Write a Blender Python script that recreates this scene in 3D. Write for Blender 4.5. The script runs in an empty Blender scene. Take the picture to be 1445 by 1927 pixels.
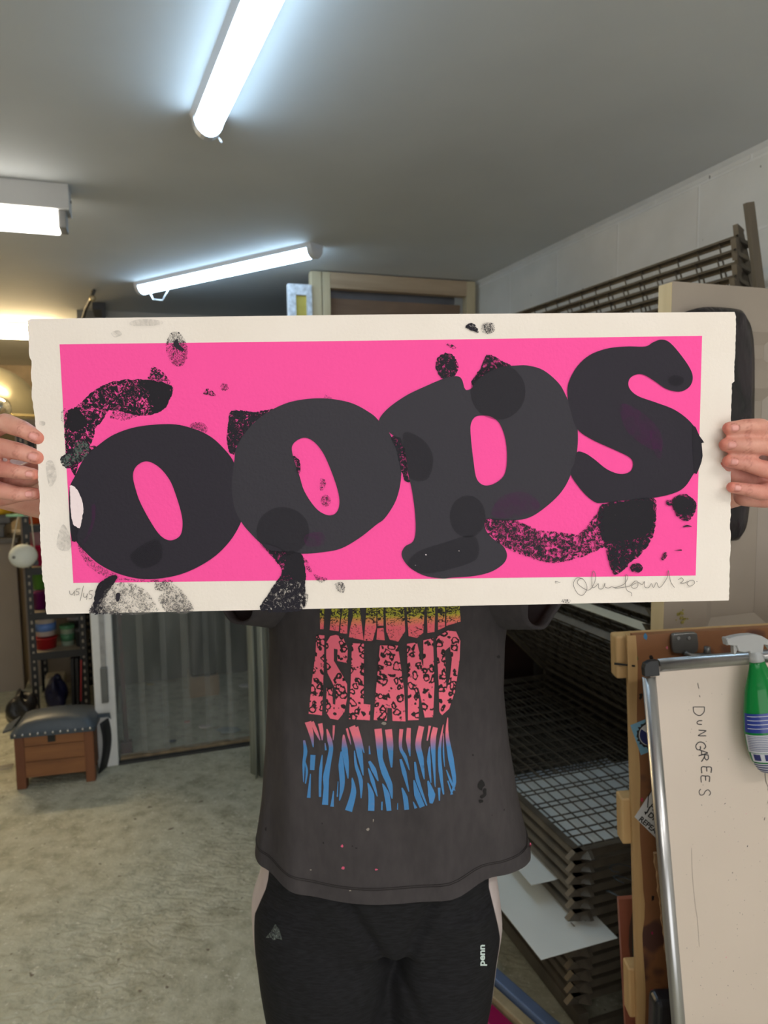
import bpy, bmesh, math, random
from mathutils import Vector, Matrix
from mathutils.bvhtree import BVHTree
from mathutils.geometry import delaunay_2d_cdt
random.seed(7)
SC = bpy.context.scene
COL = SC.collection
V = Vector
# ------------------------------------------------------------------ camera
IW, IH, FPX = 1445, 1927, 1336.0
CAMH = 1.70
PT, RL = math.radians(5.5), math.radians(0.74)
FWD = V((0, math.cos(PT), -math.sin(PT)))
_r = V((1, 0, 0)); _u = _r.cross(FWD)
RT = _r*math.cos(RL) - _u*math.sin(RL)
UP = _r*math.sin(RL) + _u*math.cos(RL)
CAM = V((0, 0, CAMH))
cd = bpy.data.cameras.new('camera'); cam = bpy.data.objects.new('camera', cd); COL.objects.link(cam)
M = Matrix((RT, UP, -FWD)).transposed().to_4x4(); M.translation = CAM
cam.matrix_world = M
cd.sensor_fit = 'VERTICAL'; cd.sensor_height = 36.0; cd.lens = FPX/IH*36.0
cd.clip_start = 0.02; cd.clip_end = 60
cd.dof.use_dof = True; cd.dof.focus_distance = 0.78; cd.dof.aperture_fstop = 8.5
SC.camera = cam
SC.view_settings.view_transform = 'Standard'; SC.view_settings.look = 'None'
SC.view_settings.gamma = 1.0; SC.view_settings.use_curve_mapping = False
SC.view_settings.exposure = 0.0
# ------------------------------------------------------------------ world (overcast sky light through the opening added at the front)
w = bpy.data.worlds.new('world'); SC.world = w; w.use_nodes = True
w.node_tree.nodes['Background'].inputs[0].default_value = (0.80, 0.90, 1.0, 1)
w.node_tree.nodes['Background'].inputs[1].default_value = 0.8
# room axes
TH = math.radians(19)
EX = V((math.cos(TH), math.sin(TH), 0)); EY = V((-math.sin(TH), math.cos(TH), 0)); EZ = V((0, 0, 1))
CEIL = 2.63
LIGHT_FRONT, LIGHT_TUBE, LIGHT_WARM, LIGHT_FILL = 30.0, 15.0, 60.0, 46.0
def RW(a, b, z=0.0): return EX*a + EY*b + EZ*z
def ray(px, py): return FWD*FPX + RT*(px-IW/2) - UP*(py-IH/2)
def Pz(px, py, z): d = ray(px, py); return CAM + d*((z-CAMH)/d.z)
def Py(px, py, Y): d = ray(px, py); return CAM + d*(Y/d.y)
def Pb(px, py, b): d = ray(px, py); return CAM + d*(b/d.dot(EY))
def Pa(px, py, a): d = ray(px, py); return CAM + d*(a/d.dot(EX))
def Pn(px, py, P, N): d = ray(px, py); return CAM + d*((P-CAM).dot(N)/d.dot(N))
# unseen soft fill added behind the photographer to light the print
al = bpy.data.lights.new('front_fill', 'AREA'); al.shape = 'RECTANGLE'; al.size = 2.7; al.size_y = 1.9
al.energy = LIGHT_FRONT; al.color = (1.0, 0.95, 0.91)
ao = bpy.data.objects.new('front_fill', al); COL.objects.link(ao)
ao.matrix_world = Matrix((EX, EZ, -EY)).transposed().to_4x4(); ao.location = RW(-0.3, -2.4, 1.15)
# (an area light shines along its local -Z = +EY, into the room)
# ------------------------------------------------------------------ materials
def lin(c):
    c = c/255.0
    return c/12.92 if c <= .04045 else ((c+.055)/1.055)**2.4
def rgb(r, g, b): return (lin(r), lin(g), lin(b), 1)
class NT:
    def __init__(s, name):
        s.m = bpy.data.materials.new(name); s.m.use_nodes = True
        s.t = s.m.node_tree; s.b = s.t.nodes['Principled BSDF']; s.out = s.t.nodes['Material Output']
    def n(s, typ, **k):
        o = s.t.nodes.new(typ)
        for a, v in k.items():
            if a.startswith('i_'): o.inputs[int(a[2:]) if a[2:].isdigit() else a[2:].replace('_', ' ')].default_value = v
            else: setattr(o, a, v)
        return o
    def l(s, a, b, ai=0, bi=0): s.t.links.new(a.outputs[ai], b.inputs[bi])
    def co(s, sc=(1, 1, 1), rot=(0, 0, 0)):
        c = s.n('ShaderNodeTexCoord'); m = s.n('ShaderNodeMapping'); s.l(c, m, 3, 0)
        m.inputs['Scale'].default_value = sc; m.inputs['Rotation'].default_value = rot
        return m
    def noise(s, co, scale, detail=3, rough=.5, dist=0):
        n = s.n('ShaderNodeTexNoise'); s.l(co, n)
        n.inputs['Scale'].default_value = scale; n.inputs['Detail'].default_value = detail
        n.inputs['Roughness'].default_value = rough; n.inputs['Distortion'].default_value = dist
        return n
    def ramp(s, src, stops, si=0, interp='LINEAR'):
        r = s.n('ShaderNodeValToRGB'); s.l(src, r, si, 0); e = r.color_ramp.elements; r.color_ramp.interpolation = interp
        while len(e) < len(stops): e.new(.5)
        for i, (p, c) in enumerate(stops):
            e[i].position = p; e[i].color = c if len(c) == 4 else tuple(c)+(1,)
        return r
    def mix(s, f, a, b, fi=0, ai=0, bi=0, mode='MIX'):
        m = s.n('ShaderNodeMix', data_type='RGBA', blend_type=mode)
        if isinstance(f, (int, float)): m.inputs[0].default_value = f
        else: s.t.links.new(f.outputs[fi], m.inputs[0])
        for k, x, xi in ((6, a, ai), (7, b, bi)):
            if isinstance(x, tuple): m.inputs[k].default_value = x
            elif x is not None: s.t.links.new(x.outputs[xi], m.inputs[k])
        return m
    def color(s, node, oi=0): s.t.links.new(node.outputs[oi], s.b.inputs['Base Color'])
    def bump(s, src, strength=.3, dist=.01, si=0):
        b = s.n('ShaderNodeBump'); b.inputs['Strength'].default_value = strength; b.inputs['Distance'].default_value = dist
        s.l(src, b, si, 2 if b.inputs[2].name == 'Height' else b.inputs.find('Height')); s.l(b, s.b, 0, s.b.inputs.find('Normal'))
        return b
MATS = {}
def simple(name, col, rough=.6, metal=0, var=.15, vs=8, bump=0, bs=60, bd=.002, spec=None, stretch=(1, 1, 1), coat=0):
    if name in MATS: return MATS[name]
    t = NT(name); c = t.co(stretch); n = t.noise(c, vs, 4)
    dk = tuple(x*(1-var) for x in col[:3])+(1,); lt = tuple(min(1, x*(1+var)) for x in col[:3])+(1,)
    t.color(t.ramp(n, [(.3, dk), (.7, lt)]))
    t.b.inputs['Roughness'].default_value = rough; t.b.inputs['Metallic'].default_value = metal
    if spec is not None: t.b.inputs['Specular IOR Level'].default_value = spec
    if coat: t.b.inputs['Coat Weight'].default_value = coat; t.b.inputs['Coat Roughness'].default_value = .15
    if bump: t.bump(t.noise(c, bs, 3), bump, bd)
    MATS[name] = t.m; return t.m
def emit(name, col, st):
    t = NT(name); t.b.inputs['Base Color'].default_value = (.9, .9, .9, 1)
    t.b.inputs['Emission Color'].default_value = col; t.b.inputs['Emission Strength'].default_value = st
    return t.m
def m_floor():
    t = NT('concrete_floor'); c = t.co(); n1 = t.noise(c, 1.3, 5, .6); n2 = t.noise(c, 14, 5, .65); n3 = t.noise(c, 90, 3, .6)
    a = t.ramp(n1, [(.3, rgb(164, 161, 138)), (.55, rgb(181, 180, 157)), (.75, rgb(176, 184, 170))])
    b = t.ramp(n2, [(.32, rgb(120, 116, 98)), (.5, rgb(190, 190, 170)), (.7, rgb(222, 222, 206))])
    m = t.mix(.5, a, b)
    n4 = t.noise(c, 26, 2, .5); sp = t.ramp(n4, [(.70, (0, 0, 0)), (.74, (1, 1, 1))])
    m2 = t.mix(sp, m, rgb(118, 108, 92), ai=2)
    m2.inputs[0].default_value = 0
    fl = t.ramp(t.noise(t.co((1, 1, 1), (0, 0, .6)), 55, 3, .6), [(.62, (0, 0, 0)), (.68, (.6, .6, .6))]); m2 = t.mix(fl, m2, rgb(226, 226, 214), ai=2)
    # tamped ridges across parts of the slab
    wv = t.n('ShaderNodeTexWave', wave_type='BANDS', bands_direction='Y'); cw = t.co((1, 1, 1), (0, 0, .12)); t.l(cw, wv)
    wv.inputs['Scale'].default_value = 9; wv.inputs['Distortion'].default_value = 8; wv.inputs['Detail'].default_value = 2; wv.inputs['Detail Scale'].default_value = 2.5
    msk = t.ramp(t.noise(c, 1.1, 2), [(.50, (0, 0, 0)), (.66, (.6, .6, .6))])
    mu = t.n('ShaderNodeMath', operation='MULTIPLY'); t.l(wv, mu, 0, 0); t.l(msk, mu, 0, 1)
    ad = t.n('ShaderNodeMath', operation='MULTIPLY_ADD'); t.l(n2, ad, 0, 0); ad.inputs[1].default_value = 1.6; t.l(mu, ad, 0, 2)
    ad2 = t.n('ShaderNodeMath', operation='MULTIPLY_ADD'); t.l(n3, ad2, 0, 0); ad2.inputs[1].default_value = .5; t.l(ad, ad2, 0, 2)
    m3 = t.mix(mu, m2, rgb(204, 202, 182), ai=2); t.t.links.remove(m3.inputs[0].links[0])
    mm = t.n('ShaderNodeMath', operation='MULTIPLY'); t.l(mu, mm, 0, 0); mm.inputs[1].default_value = .16; t.l(mm, m3, 0, 0)
    t.color(m3, 2); t.b.inputs['Roughness'].default_value = .62; t.bump(ad2, .42, .010); return t.m
def m_blockwall():
    t = NT('painted_blockwork'); c = t.co(); c.inputs['Location'].default_value = (-.07, -.121, 0); br = t.n('ShaderNodeTexBrick'); t.l(c, br)
    br.inputs['Scale'].default_value = 1; br.inputs['Brick Width'].default_value = .45; br.inputs['Row Height'].default_value = .225
    br.inputs['Mortar Size'].default_value = .006; br.inputs['Mortar Smooth'].default_value = .5
    br.inputs['Color1'].default_value = rgb(228, 226, 220); br.inputs['Color2'].default_value = rgb(224, 223, 217); br.inputs['Mortar'].default_value = rgb(236, 235, 231)
    n = t.noise(c, 5, 5); m = t.mix(.25, br, t.ramp(n, [(.35, rgb(206, 204, 197)), (.65, rgb(240, 239, 235))]))
    sp = t.ramp(t.noise(t.co((1, .5, 1)), 34, 2, .4), [(.735, (0, 0, 0)), (.755, (1, 1, 1))])
    m2 = t.mix(sp, m, rgb(84, 80, 74), ai=2); t.color(m2, 2)
    n2 = t.noise(c, 60, 4); mx = t.n('ShaderNodeMath', operation='MULTIPLY_ADD'); t.l(n2, mx, 0, 0); mx.inputs[1].default_value = .25
    iv = t.n('ShaderNodeMath', operation='MULTIPLY_ADD'); t.l(br, iv, 1, 0); iv.inputs[1].default_value = .8; iv.inputs[2].default_value = 0; t.l(iv, mx, 0, 2)
    t.bump(mx, .5, .006); t.b.inputs['Roughness'].default_value = .7; return t.m
def wood(name, c1, c2, scale=14, stretch=(1, 1, .08), rough=.55, stain=None):
    if name in MATS: return MATS[name]
    t = NT(name); c = t.co(stretch); n = t.noise(c, scale, 5, .6, .6)
    r = t.ramp(n, [(.3, c1), (.7, c2)])
    if stain:
        s = t.ramp(t.noise(t.co(), stain[1], 3, .5), [(stain[2], (0, 0, 0)), (stain[2]+.03, (1, 1, 1))])
        r = t.mix(s, r, stain[0], ai=0); t.color(r, 2)
    else: t.color(r)
    t.b.inputs['Roughness'].default_value = rough; t.bump(n, .15, .003); MATS[name] = t.m; return t.m
def ink(name, col, density, scale, col2=None, rough=.5, dist=1.5, edge=.03, bump=True, alpha=1.0):
    """printed ink with paper or the ink below showing through where it did not take"""
    t = NT(name); c = t.co(); n = t.noise(c, scale, 6, .72, dist)
    t.b.inputs['Roughness'].default_value = max(rough, .58); t.b.inputs['Specular IOR Level'].default_value = .15
    if col2: t.color(t.ramp(t.noise(c, 14, 3), [(.35, col), (.65, col2)]))
    else: t.b.inputs['Base Color'].default_value = col
    if density < 1:
        r = t.ramp(n, [(max(0, density-edge), (alpha, alpha, alpha)), (min(1, density+edge), (0, 0, 0))])
        t.l(r, t.b, 0, t.b.inputs.find('Alpha'))
    elif alpha < 1: t.b.inputs['Alpha'].default_value = alpha
    if bump: t.bump(t.noise(c, 420, 2), .25, .0006)
    return t.m
# ------------------------------------------------------------------ mesh builder
class MB:
    def __init__(s): s.v = []; s.f = []; s.mi = []; s.cur = 0; s.sm = []
    def face(s, idx, smooth=False): s.f.append(idx); s.mi.append(s.cur); s.sm.append(smooth)
    def hexa(s, c, ax, ay, az, taper=1.0):
        b = len(s.v); c = V(c)
        for k in (-1, 1):
            for i, j in ((-1, -1), (1, -1), (1, 1), (-1, 1)):
                tt = taper if k > 0 else 1
                s.v.append(c+ax*i*tt+ay*j*tt+az*k)
        for q in ((3, 2, 1, 0), (4, 5, 6, 7), (0, 1, 5, 4), (1, 2, 6, 5), (2, 3, 7, 6), (3, 0, 4, 7)): s.face([b+i for i in q])
        return s
    def box(s, a0, a1, b0, b1, z0, z1):      # aligned to the room
        return s.hexa(RW((a0+a1)/2, (b0+b1)/2, (z0+z1)/2), EX*(a1-a0)/2, EY*(b1-b0)/2, EZ*(z1-z0)/2)
    def lbox(s, x0, x1, y0, y1, z0, z1):
        return s.hexa(V(((x0+x1)/2, (y0+y1)/2, (z0+z1)/2)), V(((x1-x0)/2, 0, 0)), V((0, (y1-y0)/2, 0)), V((0, 0, (z1-z0)/2)))
    def bar(s, p, q, w, h=None, up=EZ):
        h = h or w; p = V(p); q = V(q); d = (q-p); L = d.length; d.normalize(); sx = d.cross(up)
        if sx.length < 1e-4: sx = d.cross(V((1, 0, 0)))
        sx.normalize(); sy = sx.cross(d)
        return s.hexa((p+q)/2, sx*w/2, sy*h/2, d*L/2)
    def tube(s, pts, rad, n=10, cap=True, sx=1, ref=None):
        pts = [V(p) for p in pts]; rs = rad if isinstance(rad, (list, tuple)) else [rad]*len(pts); b = len(s.v); pv = ref
        for i, p in enumerate(pts):
            d = (pts[min(i+1, len(pts)-1)]-pts[max(i-1, 0)]).normalized()
            if pv is None: pv = V((0, 0, 1)) if abs(d.z) < .9 else V((1, 0, 0))
            x = pv-d*pv.dot(d); x.normalize(); pv = x; y = d.cross(x)
            for k in range(n):
                t = 2*math.pi*k/n; s.v.append(p+(x*math.cos(t)*sx+y*math.sin(t))*rs[i])
        for i in range(len(pts)-1):
            for k in range(n): s.face([b+i*n+k, b+i*n+(k+1) % n, b+(i+1)*n+(k+1) % n, b+(i+1)*n+k], True)
        if cap: s.face([b+k for k in range(n)][::-1]); s.face([b+(len(pts)-1)*n+k for k in range(n)])
        return s
    def lathe(s, o, ax, prof, n=24, sx=1, ref=None):
        o = V(o); ax = V(ax).normalized()
        r = V(ref) if ref else (V((1, 0, 0)) if abs(ax.x) < .9 else V((0, 1, 0)))
        x = (r-ax*r.dot(ax)).normalized(); y = ax.cross(x); b = len(s.v)
        for h, rd in prof:
            for k in range(n):
                t = 2*math.pi*k/n; s.v.append(o+ax*h+x*math.cos(t)*rd*sx+y*math.sin(t)*rd)
        for i in range(len(prof)-1):
            for k in range(n): s.face([b+i*n+k, b+i*n+(k+1) % n, b+(i+1)*n+(k+1) % n, b+(i+1)*n+k], True)
        s.face([b+k for k in range(n)][::-1]); s.face([b+(len(prof)-1)*n+k for k in range(n)])
        return s
    def ball(s, c, r, n=16, m=10, sc=(1, 1, 1), rot=None):
        b = len(s.v); c = V(c)
        for i in range(m+1):
            ph = math.pi*i/m
            for k in range(n):
                t = 2*math.pi*k/n; p = V((math.sin(ph)*math.cos(t)*sc[0], math.sin(ph)*math.sin(t)*sc[1], math.cos(ph)*sc[2]))*r
                if rot: p = rot @ p
                s.v.append(c+p)
        for i in range(m):
            for k in range(n): s.face([b+i*n+k, b+(i+1)*n+k, b+(i+1)*n+(k+1) % n, b+i*n+(k+1) % n], True)
        return s
    def prism(s, pts, off, smooth=False):
        b = len(s.v); n = len(pts); off = V(off)
        for p in pts: s.v.append(V(p))
        for p in pts: s.v.append(V(p)+off)
        s.face(list(range(b, b+n))[::-1]); s.face(list(range(b+n, b+2*n)))
        for i in range(n): s.face([b+i, b+(i+1) % n, b+n+(i+1) % n, b+n+i], smooth)
        return s
    def grid(s, rows, close=False, smooth=True):
        b = len(s.v); n = len(rows[0])
        for r in rows: s.v.extend([V(p) for p in r])
        for i in range(len(rows)-1):
            for k in range(n if close else n-1): s.face([b+i*n+k, b+i*n+(k+1) % n, b+(i+1)*n+(k+1) % n, b+(i+1)*n+k], smooth)
        return s
    def mesh(s, name):
        me = bpy.data.meshes.new(name); me.from_pydata([tuple(p) for p in s.v], [], s.f)
        for p, m, sm in zip(me.polygons, s.mi, s.sm): p.material_index = m; p.use_smooth = sm
        return me
def wm(o):
    m = o.matrix_basis.copy(); p = o.parent
    while p: m = p.matrix_basis @ m; p = p.parent
    return m
def obj(name, mb, mats, parent=None, local=False, base=None, bevel=0, bseg=2, recalc=True, rotz=None):
    """links mb (world coordinates unless local) as one mesh object; origin at the parent's, or at base / the bottom centre"""
    me = mb if isinstance(mb, bpy.types.Mesh) else mb.mesh(name)
    for m in (mats if isinstance(mats, (list, tuple)) else [mats]): me.materials.append(m)
    o = bpy.data.objects.new(name, me); COL.objects.link(o)
    if parent:
        o.parent = parent
        if not local: me.transform(wm(parent).inverted())
    elif not local:
        if base is None:
            xs = [v.co for v in me.vertices]
            base = V(((min(p.x for p in xs)+max(p.x for p in xs))/2, (min(p.y for p in xs)+max(p.y for p in xs))/2, min(p.z for p in xs)))
        mt = Matrix.Translation(base)
        if rotz is not None: mt = mt @ Matrix.Rotation(rotz, 4, 'Z')
        me.transform(mt.inverted()); o.matrix_basis = mt
    if recalc:
        bm = bmesh.new(); bm.from_mesh(me); bmesh.ops.recalc_face_normals(bm, faces=bm.faces); bm.to_mesh(me); bm.free()
    if bevel:
        b = o.modifiers.new('bevel', 'BEVEL'); b.width = bevel; b.segments = bseg; b.limit_method = 'ANGLE'; b.angle_limit = .6
    return o
def tag(o, label=None, cat=None, group=None, kind=None):
    if label: o['label'] = label
    if cat: o['category'] = cat
    if group: o['group'] = group
    if kind: o['kind'] = kind
    return o
def empty(name, loc, label=None, cat=None, group=None, rz=0):
    o = bpy.data.objects.new(name, None); COL.objects.link(o); o.empty_display_size = .05
    o.matrix_basis = Matrix.Translation(loc) @ Matrix.Rotation(rz, 4, 'Z'); return tag(o, label, cat, group)
def struct(name, mb, m, **k): return tag(obj(name, mb, m, **k), kind='structure')
def cr(pts, n=6, closed=True):
    """Catmull-Rom through 2-D points"""
    out = []; N = len(pts); P = [V((p[0], p[1])) for p in pts]
    rng = range(N) if closed else range(N-1)
    for i in rng:
        g = lambda k: P[k % N] if closed else P[max(0, min(N-1, k))]
        a, b, c, d = g(i-1), g(i), g(i+1), g(i+2)
        for k in range(n):
            t = k/n; out.append(.5*((2*b)+(c-a)*t+(2*a-5*b+4*c-d)*t*t+(3*b-a-3*c+d)*t**3))
    if not closed: out.append(P[-1])
    return out
def fill2d(loops, step=None):
    """triangulate loops (first outer, others holes) -> verts, tris"""
    vs = []; es = []
    for lp in loops:
        b = len(vs); vs += [V((p[0], p[1])) for p in lp]; es += [(b+i, b+(i+1) % len(lp)) for i in range(len(lp))]
    if step:
        xs = [v.x for v in vs]; ys = [v.y for v in vs]
        x = min(xs)+step/2
        while x < max(xs):
            y = min(ys)+step/2
            while y < max(ys): vs.append(V((x+.01*y, y))); y += step
            x += step
    r = delaunay_2d_cdt(vs, es, [], 1 if len(loops) == 1 else 0, 1e-4)
    def ins(lp, x, y):
        c = False; n = len(lp); j = n-1
        for i in range(n):
            xi, yi, xj, yj = lp[i][0], lp[i][1], lp[j][0], lp[j][1]
            if (yi > y) != (yj > y) and x < (xj-xi)*(y-yi)/(yj-yi)+xi: c = not c
            j = i
        return c
    fs = []
    for q in r[2]:
        x = sum(r[0][i].x for i in q)/len(q); y = sum(r[0][i].y for i in q)/len(q)
        if ins(loops[0], x, y) and not any(ins(h, x, y) for h in loops[1:]): fs.append(q)
    return r[0], fs
def stroke2d(pts, w):
    """thin ribbon outline round a polyline; w = width or list"""
    P = [V((p[0], p[1])) for p in pts]; n = len(P); ws = w if isinstance(w, (list, tuple)) else [w]*n
    L = []; R = []
    for i in range(n):
        d = (P[min(i+1, n-1)]-P[max(i-1, 0)]); d = d.normalized() if d.length else V((1, 0)); nn = V((-d.y, d.x))*ws[i]/2
        L.append(P[i]+nn); R.append(P[i]-nn)
    return L, R
def lerp(a, b, t): return a+(b-a)*t
def interp(tab, x):
    if x <= tab[0][0]: return tab[0][1]
    for (x0, y0), (x1, y1) in zip(tab, tab[1:]):
        if x <= x1: return lerp(y0, y1, (x-x0)/(x1-x0))
    return tab[-1][1]
# ================================================================== STRUCTURE
ceil_m = simple('ceiling_paint', rgb(214, 217, 218), rough=.75, var=.04, vs=2, bump=.15, bs=25, bd=.004)
wall_m = simple('wall_paint', rgb(196, 190, 180), rough=.8, var=.05, vs=3)
taupe = simple('taupe_paint', rgb(146, 134, 121), rough=.8, var=.05, vs=3)
white_p = simple('white_gloss', rgb(225, 225, 222), rough=.45, var=.05, vs=12, bump=.1, bs=30)
struct('floor', MB().box(-4.5, 2.2, -2.9, 9.4, -.12, 0), m_floor())
struct('ceiling', MB().box(-4.5, 2.2, -2.9, 9.4, CEIL, CEIL+.12), ceil_m)
A0 = 1.914
wr = MB().lbox(-2.9, 9.4, 0, CEIL, -.15, 0)
o = struct('wall_right', wr, m_blockwall(), local=True)
mt = Matrix((EY, EZ, EX)).transposed().to_4x4(); mt.translation = RW(A0+.15, 0, 0); o.matrix_basis = mt
struct('wall_left', MB().box(-4.5, -4.4, -2.9, 9.4, 0, CEIL), wall_m)
struct('wall_back', MB().box(-4.5, -.35, 9.0, 9.1, 0, CEIL), simple('tan_wall', rgb(176, 160, 138), rough=.8))
struct('wall_behind_curtain', MB().box(-.23, A0, 5.33, 5.43, 0, CEIL), wall_m)
struct('wall_partition', MB().box(-.272, -.232, 4.02, 5.33, 0, 2.28).box(-.35, -.232, 5.33, 9.0, 0, CEIL), simple('partition_paint', rgb(150, 148, 142), rough=.8))
struct('wall_alcove', MB().box(-.80, -.35, 5.5, 5.6, 0, 1.9), taupe)
struct('wall_front', MB().box(-4.5, -1.75, -2.9, -2.8, 0, CEIL).box(1.15, A0+.1, -2.9, -2.8, 0, CEIL).box(-1.75, 1.15, -2.9, -2.8, 2.3, CEIL), wall_m)  # opening left in the unseen wall to let soft front light in
# small plaster fillet between ceiling and block wall
struct('trim_1', MB().prism([RW(A0, -2.8, CEIL-.014), RW(A0, -2.8, CEIL), RW(A0-.012, -2.8, CEIL)], EY*8.1), white_p)
# white painted door post with its keep plate
post = struct('trim_2', MB().box(-.272, -.168, 3.93, 4.02, 0, 2.28), white_p, bevel=.006)
steel = simple('dull_steel', rgb(150, 150, 148), rough=.45, metal=.7, var=.2, vs=25)
obj('latch_plate', MB().box(-.232, -.206, 3.922, 3.93, .52, 1.35), steel, parent=post)
obj('latch_box', MB().box(-.236, -.202, 3.905, 3.93, .36, .55), simple('worn_steel', rgb(110, 112, 110), rough=.5, metal=.6), parent=post, bevel=.003)
struct('trim_3', MB().box(-.17, A0, 3.93, 3.965, 0, .012), simple('threshold_dark', rgb(60, 60, 58), rough=.6))
# ------------------------------------------------------------------ pvc strip curtain
def m_pvc():
    t = NT('pvc_strip'); n = t.noise(t.co((1, 1, .15)), 16, 4); t.color(t.ramp(n, [(.3, rgb(150, 156, 150)), (.7, rgb(205, 208, 202))]))
    t.b.inputs['Roughness'].default_value = .22; t.b.inputs['IOR'].default_value = 1.2
    a = t.ramp(t.noise(t.co((1, 1, .12)), 9, 3), [(.3, (.14, .14, .14)), (.7, (.32, .32, .32))]); t.l(a, t.b, 0, t.b.inputs.find('Alpha'))
    return t.m
def m_pvc_edge():
    t = NT('pvc_strip_edge'); t.b.inputs['Base Color'].default_value = rgb(190, 192, 186); t.b.inputs['Roughness'].default_value = .3; t.b.inputs['Alpha'].default_value = .22; return t.m
pvc, pvce = m_pvc(), m_pvc_edge()
def strip(mb, p0, ax, nrm, w, z0, z1, sag=.018):
    N = 9
    def row(z, off, k0, k1): return [p0+ax*(w*(k/(N-1)))+nrm*(off+sag*4*(k/(N-1))*(1-k/(N-1)))+EZ*z for k in range(k0, k1)]
    mb.cur = 0; mb.grid([row(z0, 0, 1, N-1), row(z1, 0, 1, N-1)])
    mb.cur = 1; mb.grid([row(z0, 0, 0, 2), row(z1, 0, 0, 2)]); mb.grid([row(z0, 0, N-2, N), row(z1, 0, N-2, N)])
cur = empty('strip_curtain', RW(.3, 3.95, 0), 'clear PVC strip curtain hanging across the doorway right of the white post', 'curtain')
obj('rail', MB().box(-.17, 1.5, 3.955, 3.995, 2.24, 2.28), steel, parent=cur)
rs = random.Random(3)
for i in range(14):
    mb = MB(); a = -.165+i*.116+rs.uniform(-.006, .006)
    strip(mb, RW(a, 3.968+(i % 2)*.012, 0), EX, -EY if i % 2 else EY, .15, .03, 2.26, .012+rs.random()*.012)
    obj('strip', mb, [pvc, pvce], parent=cur, recalc=False)
cur2 = empty('bunched_strip_curtain', RW(.53, 3.53, 0), 'bunch of grey PVC strips hanging to the floor just left of the person', 'curtain')
pv2 = simple('pvc_bunch', rgb(146, 150, 140), rough=.25, var=.2, vs=30, stretch=(1, 1, .1))
for i in range(5):
    mb = MB(); a = .495+i*.019; b = 3.505+.012*math.sin(i*2.3)
    rows = [[RW(a+.014*math.sin(k*.9+i)+.004*math.sin(z*3), b+k*.016, z) for k in range(7)] for z in [0.004+j*.28 for j in range(9)]]
    mb.grid(rows); ob = obj('strip', mb, pv2, parent=cur2); s = ob.modifiers.new('thick', 'SOLIDIFY'); s.thickness = .003
# booth behind the curtain
dk = simple('dark_booth_lining', rgb(62, 64, 62), rough=.7, var=.3, vs=4, stretch=(1, 1, .3))
bt = empty('washout_booth', RW(.35, 4.65, 0), 'dark lined washout booth behind the strip curtain', 'booth')
obj('back_panel', MB().box(-.2, .86, 5.28, 5.32, 0.005, 2.22), dk, parent=bt)
obj('side_panel', MB().box(-.225, -.195, 4.04, 5.32, 0.005, 2.22), dk, parent=bt); obj('side_panel', MB().box(.87, .90, 4.04, 5.32, 0.005, 2.22), dk, parent=bt)  # right panel added out of sight to keep the booth dark
obj('shade_roof', MB().box(-.225, .90, 4.03, 5.32, 2.22, 2.245), dk, parent=bt)  # unseen roof added to keep top light out of the booth
obj('kerb', MB().box(-.16, .86, 3.985, 4.03, 0.0, .018), simple('tan_kerb', rgb(150, 132, 104), rough=.8, var=.3, vs=20), parent=bt)
sb = empty('upright_black_case', RW(.36, 4.95, 0), 'tall black case standing on a small box behind the strip curtain', 'case')
obj('body', MB().box(.27, .45, 4.85, 5.05, .14, .75), simple('black_vinyl', rgb(26, 26, 30), rough=.5), parent=sb, bevel=.02)
obj('base', MB().box(.26, .46, 4.84, 5.06, 0.0, .14), simple('tan_card', rgb(150, 125, 98), rough=.8), parent=sb, bevel=.004)
tag(obj('red_handled_broom', MB().box(-.16, -.1, 4.06, 4.10, .0, .07).bar(RW(-.13, 4.08, .07), RW(-.15, 4.12, 1.4), .022), simple('red_black_plastic', rgb(66, 26, 34), rough=.5, var=.8, vs=9)), 'dark red and black broom standing right behind the white post', 'broom')
# scraps on the floor beyond the threshold
for k, (px, py, s, c) in enumerate([(385, 1368, .035, rgb(205, 196, 190)), (352, 1360, .02, rgb(190, 120, 120)), (463, 1292, .05, rgb(215, 215, 212)), (283, 1290, .03, rgb(180, 165, 120)), (325, 1398, .022, rgb(50, 62, 84)), (430, 1378, .07, rgb(150, 160, 158))]):
    p = Pz(px, py, 0)
    tag(obj('paper_scrap', MB().prism([p+V((math.cos(t)*s*(1+.3*math.sin(3*t)), math.sin(t)*s*.7, .001+.002*k)) for t in (0, 1, 2.2, 3.1, 4.2, 5.4)], EZ*.006), simple('scrap_%d' % k, c)), 
        ['pale crumpled paper scrap on floor behind the curtain near its middle', 'small pinkish scrap on the floor behind the curtain', 'white scrap furthest back at the right of the curtained floor', 'yellowish scrap far back at the left behind the curtain', 'small dark blue scrap near the curtain threshold', 'flat grey-blue sheet lying near threshold at right of the curtain'][k], 'paper scrap')
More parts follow.
